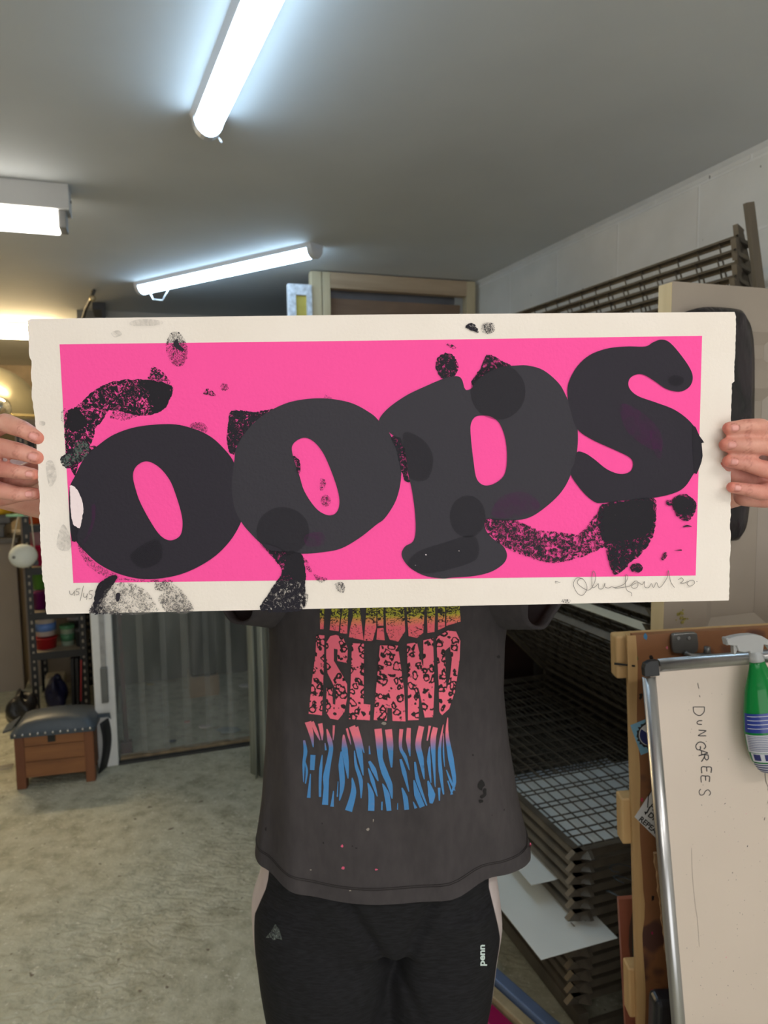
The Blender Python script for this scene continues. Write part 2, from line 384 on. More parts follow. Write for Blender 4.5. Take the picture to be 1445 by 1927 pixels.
# ------------------------------------------------------------------ ceiling lamps
tube_m = emit('cool_tube', (0.55, .78, 1.0, 1), LIGHT_TUBE)
warm_m = emit('warm_tube', (1.0, .74, .40, 1), LIGHT_WARM)
fill_m = emit('fill_tube', (1.0, .95, .90, 1), LIGHT_FILL)
housing = simple('lamp_housing', rgb(215, 218, 222), rough=.4, var=.02)
def batten(p, q, label, em=tube_m, w=.078, h=.062, cord=True, gap=.0):
    p = V(p); q = V(q); t = empty('ceiling_light', (p+q)/2+EZ*(CEIL-.0-(p.z+q.z)/2), label, 'light', None)
    d = (q-p).normalized(); s = d.cross(EZ).normalized(); P = V((p.x, p.y, CEIL)); Q = V((q.x, q.y, CEIL))
    base = MB().prism([P+s*w*.62, P-s*w*.62, P-s*w*.5-EZ*.02, P+s*w*.5-EZ*.02], Q-P); obj('housing', base, housing, parent=t)
    prof = [P+d*.03+s*w*.5*math.cos(a)-EZ*(.018+(h-.018)*math.sin(a)) for a in [math.pi*k/12 for k in range(13)]]
    obj('diffuser', MB().prism(prof, (Q-P)-d*.06, True), em, parent=t)
    for E0, sg in ((P, 1), (Q, -1)):
        pr = [E0+s*w*.55*math.cos(a)-EZ*(.012+(h-.008)*math.sin(a)) for a in [math.pi*k/12 for k in range(13)]]
        obj('end_cap', MB().prism(pr, d*sg*.03), housing, parent=t)
    return t
t = batten(RW(.226, 2.16), RW(.33, .98), 'long cool white batten light on the ceiling, nearest at the top of the photo')
obj('cord', MB().tube([RW(.25, 2.16, CEIL-.02), RW(.253, 2.18, CEIL-.035), RW(.262, 2.13, CEIL-.075)], .003), housing, parent=t)
t = batten(RW(.055, 4.40), RW(.83, 3.32), 'cool white batten light on ceiling further back, slanting above the print')
obj('cord', MB().tube([RW(.10, 4.36, CEIL-.04), RW(.12, 4.32, CEIL-.10), RW(.17, 4.28, CEIL-.11), RW(.2, 4.24, CEIL-.06)], .004), housing, parent=t)
# boxed fitting at the left
t = empty('ceiling_light', RW(-.8, 2.88, CEIL), 'boxed white ceiling light with lit diffuser at the left edge of the photo', 'light')
obj('housing', MB().box(-1.42, -.192, 2.83, 2.95, CEIL-.088, CEIL), simple('white_housing', rgb(196, 194, 190), rough=.5, var=.02), parent=t, bevel=.003)
obj('diffuser', MB().box(-1.39, -.232, 2.834, 2.93, CEIL-.155, CEIL-.088), emit('box_tube', (1.0, .96, .88, 1), 7.0), parent=t, bevel=.006)
obj('end_cap', MB().box(-.232, -.205, 2.84, 2.93, CEIL-.15, CEIL-.088), simple('grey_cap', rgb(140, 138, 134), rough=.5), parent=t, bevel=.004)
obj('screw', MB().lathe(RW(-.190, 2.87, CEIL-.05), EX, [(0, .006), (.004, .005)], 8), steel, parent=t)
# warm one far back at the left, and two unseen fills added behind the photographer
batten(RW(-2.4, 5.98), RW(-.50, 5.98), 'warm yellow batten light glowing far back at the left edge', warm_m, .10, .12)
batten(RW(-1.5, -.9), RW(-.3, -.9), 'added fill batten light on the ceiling behind the photographer, left one', fill_m, .08, .06)
batten(RW(.3, -.9), RW(1.5, -.9), 'added fill batten light on the ceiling behind the photographer, right one', fill_m, .08, .06)
# cable on the ceiling
o = obj('ceiling_cable', MB().tube([RW(-.34, 5.25, CEIL-.25), RW(-.30, 5.05, CEIL-.12), RW(-.27, 4.9, CEIL-.07), RW(-.235, 4.75, CEIL-.045), RW(-.20, 4.6, CEIL-.012)], .010), simple('dark_cable', rgb(74, 72, 70)))
tag(o, 'grey cable clipped down from the ceiling above the white post', 'cable')
tag(obj('ceiling_hook', MB().ball(RW(-.215, 4.66, CEIL-.045), .02).bar(RW(-.215, 4.66, CEIL-.03), RW(-.215, 4.66, CEIL), .01), simple('brass_bulb', rgb(210, 190, 150), rough=.25, metal=.5)), 'small shiny hook bulb on the ceiling beside the grey cable', 'hook')
tag(obj('pipe_bracket', MB().box(-.235, -.17, 5.0, 5.32, CEIL-.05, CEIL-.004).box(-.178, -.158, 5.0, 5.05, CEIL-.33, CEIL-.004), simple('dark_bracket', rgb(70, 70, 72))), 'dark vertical bracket under the ceiling at the booth corner', 'bracket')
# ------------------------------------------------------------------ far left
def m_mirror():
    t = NT('mirror_facets'); v = t.n('ShaderNodeTexVoronoi', feature='DISTANCE_TO_EDGE'); t.l(t.co(), v); v.inputs['Scale'].default_value = 34
    t.color(t.ramp(v, [(.02, (.08, .08, .07)), (.06, (.75, .77, .75))])); t.b.inputs['Metallic'].default_value = 1; t.b.inputs['Roughness'].default_value = .12; return t.m
dome = simple('tarnished_silver', rgb(150, 146, 128), rough=.3, metal=.85, var=.15, vs=3)
c = Pb(-22, 782, 6.5)
o = empty('hanging_globe', c+EZ*.42, 'large tarnished silver globe hanging at the left edge behind the hand', 'globe')
obj('globe', MB().ball(c, .40, 32, 20), dome, parent=o)
obj('band', MB().lathe(c-EZ*.01, EZ, [(-.012, .402), (-.008, .408), (.008, .408), (.012, .402)], 36), simple('reflection_band', rgb(230, 215, 170), rough=.2, metal=.9), parent=o)  # ring stands in for the bright line reflected across the globe
obj('chain', MB().bar(c+EZ*.39, V((c.x, c.y, CEIL)), .008), steel, parent=o)
c = Pb(-2, 768, 5.9)
o = empty('mirror_ball', c+EZ*.1, 'small mirror ball of glass tiles in front of the big silver globe', 'mirror ball')
obj('ball', MB().ball(c, .085, 20, 14), m_mirror(), parent=o)
obj('string', MB().bar(c+EZ*.08, V((c.x, c.y, CEIL)), .004), steel, parent=o)
cb = empty('low_cabinet', RW(-1.3, 5.6, 0), 'taupe low cabinet at the left edge with grey trays on top', 'cabinet')
obj('body', MB().box(-2.2, -.83, 5.45, 6.0, 0.0, 1.05), taupe, parent=cb, bevel=.004)
obj('worktop', MB().box(-2.22, -.81, 5.42, 6.0, 1.05, 1.085), simple('grey_top', rgb(104, 100, 96)), parent=cb, bevel=.004)
tr = simple('grey_plastic', rgb(98, 96, 94), rough=.5)
def tray(a0, a1, b0, b1, z, h, label):
    t = MB().box(a0, a1, b0, b1, z, z+h).box(a0-.012, a1+.012, b0-.012, b1+.012, z+h-.015, z+h)
    tag(obj('plastic_tray', t, tr, bevel=.006), label, 'tray', 'grey trays on the low cabinet')
tray(-1.35, -.90, 5.48, 5.8, 1.087, .09, 'grey plastic tray on the low cabinet, lower of the two')
tray(-1.30, -.86, 5.50, 5.8, 1.18, .06, 'darker grey tray stacked on the lower tray on the cabinet')
yl = MB(); rr = random.Random(5)
rows = []
for i in range(9):
    f = i/8; rows.append([RW(-1.12+math.cos(t)*(.34-.20*f*f)*(1+.1*math.sin(3*t+i)), 5.6+math.sin(t)*(.13-.08*f), 1.265+.27*f+.02*math.sin(2*t+i)) for t in [2*math.pi*k/20 for k in range(20)]])
yl.grid(rows, True); yl.face(list(range(8*20, 9*20))); yl.face(list(range(20))[::-1])
tag(obj('yellow_sack', yl, simple('yellow_cloth', rgb(222, 172, 38), rough=.6, var=.2, bump=.3, bs=14, bd=.02)), 'crumpled bright yellow sack on the grey trays below the left hand', 'sack')
# ------------------------------------------------------------------ slotted steel shelving
sl = empty('steel_shelving', RW(-.53, 5.15, 0), 'black slotted-angle steel shelving crowded with tubs beside the white post', 'shelving')
ang = simple('black_angle_steel', rgb(44, 45, 46), rough=.5, metal=.3); hole_m = simple('slot_light', rgb(150, 142, 130), rough=.7)
def slotpost(a, b, sa, sb):
    mb = MB(); mb.box(min(a, a+sa*.038), max(a, a+sa*.038), b-.002, b+.002, 0, 1.85).box(a-.002, a+.002, min(b, b+sb*.038), max(b, b+sb*.038), 0, 1.85)
    mb.cur = 1
    for k in range(36):
        z = .04+k*.05; mb.box(a+sa*.019-.006, a+sa*.019+.006, b-.0035, b-.002, z, z+.022)
        if sb > 0: mb.box(a-sa*.0035 if 0 else a-.0035, a-.002, b+.014, b+.026, z, z+.022)
    obj('post', mb, [ang, hole_m], parent=sl)
slotpost(-.70, 4.90, 1, 1); slotpost(-.37, 4.90, -1, 1); slotpost(-.70, 5.38, 1, -1); slotpost(-.37, 5.38, -1, -1)
brd = simple('shelf_board', rgb(140, 130, 114), rough=.7)
for z in (.40, .66, .95, 1.22, 1.50):
    s = obj('shelf', MB().box(-.695, -.375, 4.905, 5.375, z-.012, z), brd, parent=sl)
    obj('shelf_rail', MB().box(-.70, -.37, 4.893, 4.899, z-.045, z), ang, parent=s)
def tub(a, b, z, r, h, col, label, lid=None, band=None, taper=.88, rim=True):
    t = empty('tub', RW(a, b, z), label, 'tub', 'tubs and jars on the slotted shelving')
    obj('body', MB().lathe(RW(a, b, z), EZ, [(0, r*taper), (h*.96, r), (h*.96, r*1.06), (h, r*1.06), (h, r*.95)], 24), simple('tub_%s' % label[:12], col, rough=.4, var=.05), parent=t)
    if lid: obj('lid', MB().lathe(RW(a, b, z+h*.93), EZ, [(0, r*1.1), (.02, r*1.1), (.024, r*1.0)], 24), simple('lid_%s' % label[:12], lid, rough=.4), parent=t)
    if band: obj('label_band', MB().lathe(RW(a, b, z+h*.25), EZ, [(0, r*(taper+.03)+.0015), (h*.4, r*(taper+.08)+.0015)], 24), simple('band_%s' % label[:12], band, rough=.5), parent=t)
tub(-.62, 5.02, .402, .068, .07, rgb(176, 34, 40), 'squat red tub under the white bucket on the lower shelf')
tub(-.62, 5.02, .486, .068, .13, rgb(214, 205, 200), 'white bucket with blue band on top of the squat red tub', band=rgb(92, 128, 190))
tub(-.493, 5.04, .402, .044, .12, rgb(176, 196, 176), 'pale green jar between white bucket and black tub', lid=rgb(80, 140, 96), band=rgb(70, 120, 86))
tub(-.412, 4.98, .402, .030, .10, rgb(54, 56, 58), 'black tub at the right end of the lower shelf', lid=rgb(60, 62, 64))
tub(-.45, 5.20, .402, .050, .14, rgb(84, 88, 86), 'dark grey tub behind the black tub', lid=rgb(170, 170, 168))
tub(-.425, 4.98, .662, .05, .15, rgb(206, 66, 36), 'orange tub seen just below the print edge', lid=rgb(206, 66, 36))
tub(-.54, 5.0, .662, .055, .13, rgb(118, 24, 96), 'deep purple tub beside the orange tub')
tub(-.645, 5.02, .662, .042, .11, rgb(112, 22, 92), 'purple tub half hidden behind the front shelf post')
tub(-.635, 5.01, .795, .045, .10, rgb(84, 140, 52), 'green tub stacked on the purple tub')
tub(-.50, 5.02, .80, .05, .10, rgb(190, 190, 185), 'pale tub stacked on the deep purple tub')
tub(-.63, 5.01, .952, .055, .13, rgb(196, 30, 84), 'crimson tub behind the hanging dust mask')
tub(-.63, 5.01, 1.085, .055, .11, rgb(190, 150, 160), 'dull pink tub stacked on the crimson tub')
tub(-.635, 5.0, 1.222, .055, .11, rgb(206, 84, 36), 'orange-red tub above the dust mask')
tub(-.635, 5.0, 1.335, .055, .13, rgb(218, 160, 50), 'yellow tub stacked on the orange-red tub', lid=rgb(224, 190, 70))
tub(-.50, 5.0, 1.222, .06, .16, rgb(200, 198, 190), 'cream tub on the upper shelf hidden behind the print')
tub(-.62, 5.02, 1.502, .05, .12, rgb(60, 150, 130), 'teal tub on the topmost shelf')
# dust mask hanging on the post
c = Pb(44, 1046, 4.8)
mk = empty('dust_mask', c, 'white cup dust mask hanging by its straps from the shelving post', 'mask')
mb = MB(); rows = []
for i in range(9):
    f = i/8; r = .078*math.sqrt(max(0, 1-(f*.98)**2)); rows.append([c+EX*(math.cos(t)*r*1.05)+EZ*(math.sin(t)*r*.93-.012*f)-EY*(.055*f) for t in [2*math.pi*k/24 for k in range(24)]])
mb.grid(rows, True); mb.face(list(range(8*24, 9*24)))
ob = obj('cup', mb, simple('mask_white', rgb(222, 228, 222), rough=.7, var=.04), parent=mk); ob.modifiers.new('t', 'SOLIDIFY').thickness = .003
obj('valve', MB().lathe(c-EX*.045-EY*.045, -EY-EX*.4, [(0, .01), (.006, .009)], 12), simple('valve_grey', rgb(120, 122, 118)), parent=mk)
obj('nose_pad', MB().box(0, .05, 0, .012, 0, .03), simple('pad_dark', rgb(70, 72, 76)), parent=mk, local=True)
pad = [x for x in mk.children if x.name.startswith('nose_pad')][0]; pad.data.transform(Matrix.Translation(-RW(.025, 0, .015))); pad.location = EX*.058-EZ*.045-EY*.02
obj('strap', MB().tube([c-EX*.068+EZ*.02, c-EX*.02+EZ*.23, c-EX*.012+EZ*.25], .0035), simple('strap_cream', rgb(214, 208, 190)), parent=mk)
obj('strap', MB().tube([c+EX*.065+EZ*.02, c+EX*.055+EZ*.24, c-EX*.012+EZ*.25], .0035), simple('strap_cream', rgb(214, 208, 190)), parent=mk)
obj('clip', MB().box(0, 1, 0, 1, 0, 1), simple('mint_clip', rgb(150, 205, 170)), parent=mk, local=True)
cl = [x for x in mk.children if x.name.startswith('clip')][0]; cl.data.transform(Matrix.Translation((-.5, -.5, -.5))); cl.scale = (.09, .02, .014); cl.location = EZ*.25-EX*.02
# bags and bits under the shelving
def blob(name, c, sc, m, label, cat, seed=0, amp=.12, n=28):
    r = random.Random(seed); ph = [r.uniform(0, 6) for _ in range(6)]; mb = MB(); rows = []
    for i in range(15):
        p = math.pi*i/14; row = []
        for k in range(n):
            t = 2*math.pi*k/n; q = 1+amp*(math.sin(3*t+ph[0]+2*p)+.6*math.sin(5*t+ph[1]-3*p)+.5*math.sin(4*p+ph[2]+t))
            z = math.cos(p)*sc[2]*q
            row.append(V(c)+EX*math.sin(p)*math.cos(t)*sc[0]*q+EY*math.sin(p)*math.sin(t)*sc[1]*q+EZ*max(-sc[2]*.9, z))
        rows.append(row)
    mb.grid(rows, True)
    o = obj(name, mb, m); return tag(o, label, cat)
blk = simple('black_bin_bag', rgb(24, 23, 26), rough=.35, var=.4, bump=.6, bs=18, bd=.02)
blob('black_bag', RW(-.735, 4.72, .10), (.085, .11, .11), blk, 'small shiny black bag on floor left behind the wooden box', 'bag', 1)
blob('blue_black_bag', RW(-.575, 4.98, .095), (.065, .10, .11), simple('navy_bag', rgb(26, 28, 58), rough=.4, var=.5, bump=.6, bs=16, bd=.02), 'dark blue and black bag slumped under the shelving', 'bag', 2)
tag(obj('cream_carton', MB().box(-.66, -.54, 5.15, 5.3, 0.0, .15), simple('cream_card', rgb(196, 186, 160)), bevel=.005), 'cream carton standing under the lowest shelf', 'carton')
tag(obj('orange_scraper', MB().box(-.56, -.49, 4.80, 4.84, .0, .03).box(-.54, -.51, 4.80, 4.84, .03, .05), simple('orange_plastic', rgb(196, 110, 60)), bevel=.004), 'small orange scraper on the floor before the blue-black bag', 'scraper')
bd = empty('black_bundle', RW(-.44, 4.96, 0), 'bundle of black boards standing under the shelving beside the white post', 'boards')
for k in range(3):
    obj('board', MB().hexa(RW(-.465+.028*k, 4.97-.01*k, .17), EX*.010, EY*.06, EZ*.17+EX*.004), simple('black_board', rgb(34, 36, 40), rough=.55), parent=bd, bevel=.004)
obj('red_strap', MB().bar(RW(-.42, 4.885, .06), RW(-.405, 4.885, .33), .010), simple('strap_red', rgb(160, 46, 50)), parent=bd)
tag(obj('white_cable', MB().tube([RW(-1.5, 4.6, .009), RW(-1.1, 4.25, .009), RW(-.86, 4.12, .009), RW(-.70, 4.10, .02)], .006).tube([RW(-1.5, 4.5, .009), RW(-1.1, 4.18, .009), RW(-.86, 4.06, .009), RW(-.7, 4.07, .02)], .006), simple('cream_cable', rgb(200, 190, 168))), 'cream cable lying on the floor left of the wooden box', 'cable')
# ------------------------------------------------------------------ wooden box seat
FL, FR = Pz(32, 1487, 0), Pz(180, 1470, 0)
cx = (FR-FL).normalized(); cy = V((-cx.y, cx.x, 0)); CW = (FR-FL).length
bx = empty('wooden_box_seat', (FL+FR)/2, 'brown wooden box seat with studded dark blue-grey padded lid', 'box seat', rz=math.atan2(cx.y, cx.x))
pine = wood('stained_pine', rgb(120, 76, 44), rgb(162, 108, 64), 10, (.15, 1, 1.2), stain=(rgb(58, 40, 38), 9, .68))
pined = wood('darker_pine', rgb(98, 54, 34), rgb(132, 82, 50), 10, (1, 1, .15))
def cbx(u0, u1, v0, v1, z0, z1, mb=None): return (mb or MB()).hexa(FL+cx*(u0+u1)/2+cy*(v0+v1)/2+EZ*(z0+z1)/2, cx*(u1-u0)/2, cy*(v1-v0)/2, EZ*(z1-z0)/2)
DP = .24
for zz in ((.055, .135), (.137, .215), (.217, .288)): obj('front_plank', cbx(.04, CW-.04, .004, .02, *zz), pine, parent=bx, bevel=.002)
obj('side_panel', cbx(.004, .02, .03, DP-.03, .055, .288), pine, parent=bx); obj('side_panel', cbx(CW-.02, CW-.004, .03, DP-.03, .055, .288), pine, parent=bx)
obj('back_panel', cbx(.04, CW-.04, DP-.02, DP-.004, .055, .288), pine, parent=bx)
for u in (0, CW-.045):
    for v in (0, DP-.045): obj('leg', cbx(u, u+.045, v, v+.045, 0, .29), pined, parent=bx, bevel=.003)
leather = simple('blue_grey_leather', rgb(66, 76, 86), rough=.38, var=.18, bump=.25, bs=30, bd=.004)
mb = MB(); rows = []
for i in range(11):
    v = i/10; rows.append([FL+cx*(-.012+(CW+.024)*u)+cy*(-.012+(DP+.024)*v)+EZ*(.292+.028*(min(1, 10*min(u, 1-u))*min(1, 6*min(v, 1-v)))**.5+.035*(math.sin(math.pi*u)*math.sin(math.pi*v))**.6) for u in [k/14 for k in range(15)]])
mb.grid(rows); rim = [r[0] for r in rows]+rows[-1][1:]+[r[-1] for r in rows[::-1]][1:]+rows[0][::-1][1:-1]
mb.grid([rim, [p-EZ*.022 for p in rim]], True)
cu = obj('padded_lid', mb, leather, parent=bx)
st = MB()
for k in range(11): st.ball(FL+cx*(.01+(CW-.02)*k/10)-cy*.014+EZ*.286, .0075, 8, 6)
obj('studs', st, simple('stud_nickel', rgb(200, 200, 200), rough=.25, metal=1), parent=cu)
obj('side_flap', MB().prism([FL-cx*.012+cy*(.02)+EZ*.31, FL-cx*.012+cy*.2+EZ*.31, FL-cx*.07+cy*.16+EZ*.285, FL-cx*.065+cy*.06+EZ*.283], EZ*-.008), leather, parent=cu)
obj('strap_end', MB().prism([FL+cx*(CW+.01)+cy*.1+EZ*.315, FL+cx*(CW+.07)+cy*.09+EZ*.318, FL+cx*(CW+.075)+cy*.09+EZ*.285, FL+cx*(CW+.06)+cy*.09+EZ*.298, FL+cx*(CW+.01)+cy*.1+EZ*.295], cy*.01), leather, parent=cu)
obj('hasp', cbx(.155, .19, -.004, .003, .232, .265), simple('black_hasp', rgb(40, 42, 42), rough=.4, metal=.4), parent=bx, bevel=.002)
tag(obj('black_cloth', MB().grid([[FL+cx*(CW+.005+.03*math.sin(z*9)+.012*k)+cy*(.08+.03*k)+EZ*z for k in range(4)] for z in [.0+.03*j for j in range(10)]]), simple('black_cloth', rgb(26, 27, 30))), 'black cloth hanging between the wooden box and white post', 'cloth').modifiers.new('t', 'SOLIDIFY').thickness = .006
# ------------------------------------------------------------------ timber frame under the ceiling, back right
tim = wood('pale_timber', rgb(176, 160, 128), rgb(206, 194, 162), 12, (1, 1, .1))
timh = wood('pale_timber_rail', rgb(160, 138, 112), rgb(190, 168, 140), 12, (.1, .1, 1))
tf = empty('timber_screen_rack', RW(1.4, 3.85, 0), 'pale timber stud rack reaching the ceiling behind the print', 'rack')
tp = CEIL-.006
obj('post', MB().box(.915, .972, 3.80, 3.86, 0, tp), tim, parent=tf, bevel=.003); obj('post', MB().box(.976, 1.02, 3.80, 3.86, 0, tp), tim, parent=tf, bevel=.003)
obj('post', MB().box(1.83, 1.885, 3.80, 3.86, 0, tp), tim, parent=tf, bevel=.003)
obj('top_rail', MB().box(1.02, 1.83, 3.80, 3.86, tp-.085, tp), timh, parent=tf, bevel=.003)
obj('shelf_rail', MB().box(1.02, 1.83, 3.80, 3.86, 1.2, 1.28), timh, parent=tf)
tag(obj('stored_board', MB().box(1.03, 1.82, 3.87, 3.90, 0.005, 2.50), wood('brown_ply', rgb(112, 92, 76), rgb(136, 112, 92), 8, (.2, .2, 1))), 'brown plywood board standing inside the timber rack', 'board')
tag(obj('stored_grey_panel', MB().box(1.025, 1.80, 3.905, 3.93, 0.005, 2.56), simple('grey_panel', rgb(104, 106, 112))), 'grey panel standing behind the brown board in the timber rack', 'panel')
fr = empty('silkscreen_frame', RW(.84, 3.8, 0), 'white ink-stained screen frame with yellow mesh left of timber rack', 'screen frame')
stn = simple('stained_white', rgb(198, 204, 212), rough=.5, var=.3, vs=40)
obj('frame_side', MB().box(.785, .825, 3.78, 3.82, 1.2, 2.545), stn, parent=fr); obj('frame_side', MB().box(.885, .912, 3.78, 3.82, 1.2, 2.545), stn, parent=fr)
obj('frame_rail', MB().box(.825, .885, 3.78, 3.82, 2.49, 2.545), stn, parent=fr); obj('frame_rail', MB().box(.825, .885, 3.78, 3.82, 1.2, 1.25), stn, parent=fr)
obj('mesh', MB().box(.825, .885, 3.795, 3.80, 1.25, 2.49), simple('yellow_mesh', rgb(176, 160, 70)), parent=fr)
tag(obj('frame_stand', MB().box(.78, .912, 3.75, 3.86, 0, 1.198), tim), 'narrow timber stand holding the ink-stained screen frame', 'stand')
# ================================================================== PRINT DRYING RACK
gun = simple('rack_steel', rgb(104, 96, 84), rough=.5, metal=.35, var=.25, vs=12)
rk = empty('drying_rack', RW(1.5, 2.3, 0), 'tall dark metal print drying rack of hinged wire shelves along the block wall', 'drying rack', rz=0)
LN, DPT = 1.36, .75
B0, AH = 1.60, 1.855
def shelf_mb():
    m = MB()       # hinge line at x=0, running along +y, shelf reaching to x=-DPT
    m.lbox(-DPT, -DPT+.006, 0, LN, -.013, .009); m.lbox(-DPT, -DPT+.022, 0, LN, .007, .010)
    m.lbox(-.012, 0, 0, LN, -.006, .006)
    for y in (0, LN-.006): m.lbox(-DPT, 0, y, y+.006, -.013, .009); 
    m.lbox(-DPT, 0, 0, .02, .007, .010)
    m.prism([V((-DPT+.03, -.002, -.016)), V((-DPT-.028, -.002, -.006)), V((-DPT-.006, -.002, .012))], V((0, .018, 0)))
    m.prism([V((-DPT-.002, .01, -.012)), V((-DPT+.03, -.026, -.004)), V((-DPT+.036, .01, .012))], V((.012, 0, 0)))
    n = 10
    for k in range(1, n): x = -DPT*k/n; m.lbox(x-.0017, x+.0017, 0, LN, .0045, .0077)
    n = 16
    for k in range(1, n): y = LN*k/n; m.lbox(-DPT, 0, y-.0017, y+.0017, .0011, .0045)
    return m
sh0 = shelf_mb().mesh('shelf'); sh0.materials.append(gun)
PIT = .036; NS = 41
def shelf_z(i): return .12+PIT*i
Rm = Matrix((EX, EY, EZ)).transposed().to_4x4()
for i in range(NS):
    ang_ = 0 if i <= 12 else min(70.5, 44+(i-13)*1.9)
    if 13 <= i: ang_ += (i % 3)*.5
    s = bpy.data.objects.new('shelf', sh0); COL.objects.link(s); s.parent = rk
    L = Matrix.Translation(RW(AH, B0, shelf_z(i))) @ Rm @ Matrix.Rotation(math.radians(ang_), 4, 'Y')
    s.matrix_basis = wm(rk).inverted() @ L
    if i in (14, 16, 19): obj('worn_rail', MB().lbox(-DPT-.002, -DPT+.001, .0, LN, -.014, .011), simple('worn_rail_paint', rgb(196, 192, 172), rough=.5, var=.15), parent=s, local=True)
    if i == 13: obj('pale_side_rail', MB().lbox(-DPT, -.02, LN+.0005, LN+.004, -.014, .012), simple('pale_yellow_rail', rgb(160, 150, 112), rough=.6), parent=s, local=True)
for b in (B0-.03, B0+LN+.01):
    obj('upright', MB().box(AH, AH+.04, b, b+.02, 0, shelf_z(NS)+.02), gun, parent=rk)
    obj('base_leg', MB().box(1.12, AH+.04, b, b+.02, .02, .06), gun, parent=rk)
    obj('foot', MB().box(1.12, 1.15, b, b+.02, 0, .02), gun, parent=rk)
obj('base_rail', MB().box(1.10, 1.13, B0-.03, B0+LN+.03, .055, .10), gun, parent=rk)
obj('lean_bar', MB().bar(RW(1.835, B0-.045, shelf_z(30)), RW(1.588, B0-.045, 2.335), .028, .012, EY), wood('bronze_bar', rgb(84, 76, 64), rgb(112, 100, 82)), parent=rk)
obj('tie_rail', MB().box(AH+.01, AH+.04, B0, B0+LN, .9, .94), gun, parent=rk)
pap = simple('print_paper', rgb(232, 236, 232), rough=.7, var=.02)
papp = simple('printed_paper', rgb(206, 214, 220), rough=.7, var=.25, vs=9)
def sheet(a0, a1, b0, b1, i, label, m=pap, rot=0, marks=False):
    z = shelf_z(i)+.0095
    c = RW((a0+a1)/2, (b0+b1)/2, z); R = Matrix.Rotation(rot, 3, 'Z')
    mb = MB().hexa(c, R @ EX*(a1-a0)/2, R @ EY*(b1-b0)/2, EZ*.0006)
    mats = [m]
    if marks:
        mats.append(simple('print_marks', rgb(84, 92, 96), var=.4)); mb.cur = 1; r = random.Random(i)
        for k in range(7):
            p = c+EX*(-.3+.02*k+r.uniform(-.03, .03))+EY*(-.55+.1*k*.5); A, B = stroke2d([(p.x+.04*math.cos(t), p.y+.02*math.sin(t*1.5+k)) for t in [j*.6 for j in range(8)]], .004)
            n = len(mb.v); mb.v += [V((q.x, q.y, z+.0008)) for q in A+B[::-1]]; L = len(A)
            for j in range(L-1): mb.face([n+j, n+j+1, n+2*L-2-j, n+2*L-1-j])
    tag(obj('paper_sheet', mb, mats), label, 'paper sheet', 'sheets drying on the rack shelves')
sheet(1.13, 1.74, 1.63, 2.15, 10, 'white printed sheet under the grid of the topmost flat rack shelf', pap, marks=True)
sheet(1.15, 1.78, 1.63, 2.2, 9, 'white sheet on the shelf below the sheet under the topmost grid', papp)
sheet(1.20, 1.80, 1.70, 2.4, 7, 'grey printed sheet deep among the middle flat shelves', papp)
sheet(1.20, 1.80, 1.66, 2.3, 4, 'bluish printed sheet on a low shelf near the rack end', papp)
p = Pz(1003, 1672, shelf_z(8)); a, b = p.dot(EX), p.dot(EY)
sheet(a, a+.22, b, b+.42, 8, 'smaller white sheet jutting out of the rack beside the shirt hem', rot=-.02)
zz = shelf_z(6); p = Pz(1018, 1806, zz+.01); a, b = p.dot(EX), p.dot(EY)
sheet(a, a+.24, b, b+.8, 6, 'large white sheet jutting far out of the rack beside the trousers', rot=.0)
# frames and boards stored on the floor under the rack's outer edge
def plank(xr, xl, zt, th, m, name, label, cat):
    d = (Pz(930, 1826, .08)-Pz(1044, 1927, .08)); d.z = 0; d.normalize(); s = V((d.y, -d.x, 0)); A = Pz(xr, 1927, .08); B = Pz(xl, 1927, .08); wd = abs((A-B).dot(s))
    s = s if s.x > 0 else -s; c = A-s*wd/2; c.z = zt-th/2
    tag(obj(name, MB().hexa(c+d*.40, d*.6, s*(wd/2-.0015), EZ*th/2), m, bevel=.004), label, cat)
plank(1044, 1010, .10, .098, simple('blue_grey_metal', rgb(104, 122, 156), rough=.35, metal=.2), 'blue_grey_frame', 'blue-grey metal frame bar standing on the floor under the rack', 'frame')
plank(1008, 978, .085, .083, wood('raw_board', rgb(150, 134, 104), rgb(176, 160, 126)), 'raw_wood_board', 'raw wooden board edge beside the blue-grey bar by the floor', 'board')
plank(975, 925, .07, .068, simple('magenta_gloss', rgb(150, 16, 78), rough=.25, var=.1), 'magenta_squeegee', 'glossy magenta squeegee nearest the trousers on the floor', 'squeegee')
tag(obj('added_dark_board', MB().box(1.898, 1.912, 1.50, 3.2, .01, 1.55), simple('black_brown_board', rgb(46, 38, 34), rough=.8)), 'added dark board against the block wall behind the drying rack', 'board')  # added to darken the pale wall showing through the rack
tag(obj('dark_backing_board', MB().hexa(RW(1.42, 3.12, .62), EX*.45, EY*.012, EZ*.62), wood('dark_brown_board', rgb(40, 28, 24), rgb(62, 42, 34), 6, (.3, .3, 1))), 'dark brown board standing at the far end of the drying rack', 'board')
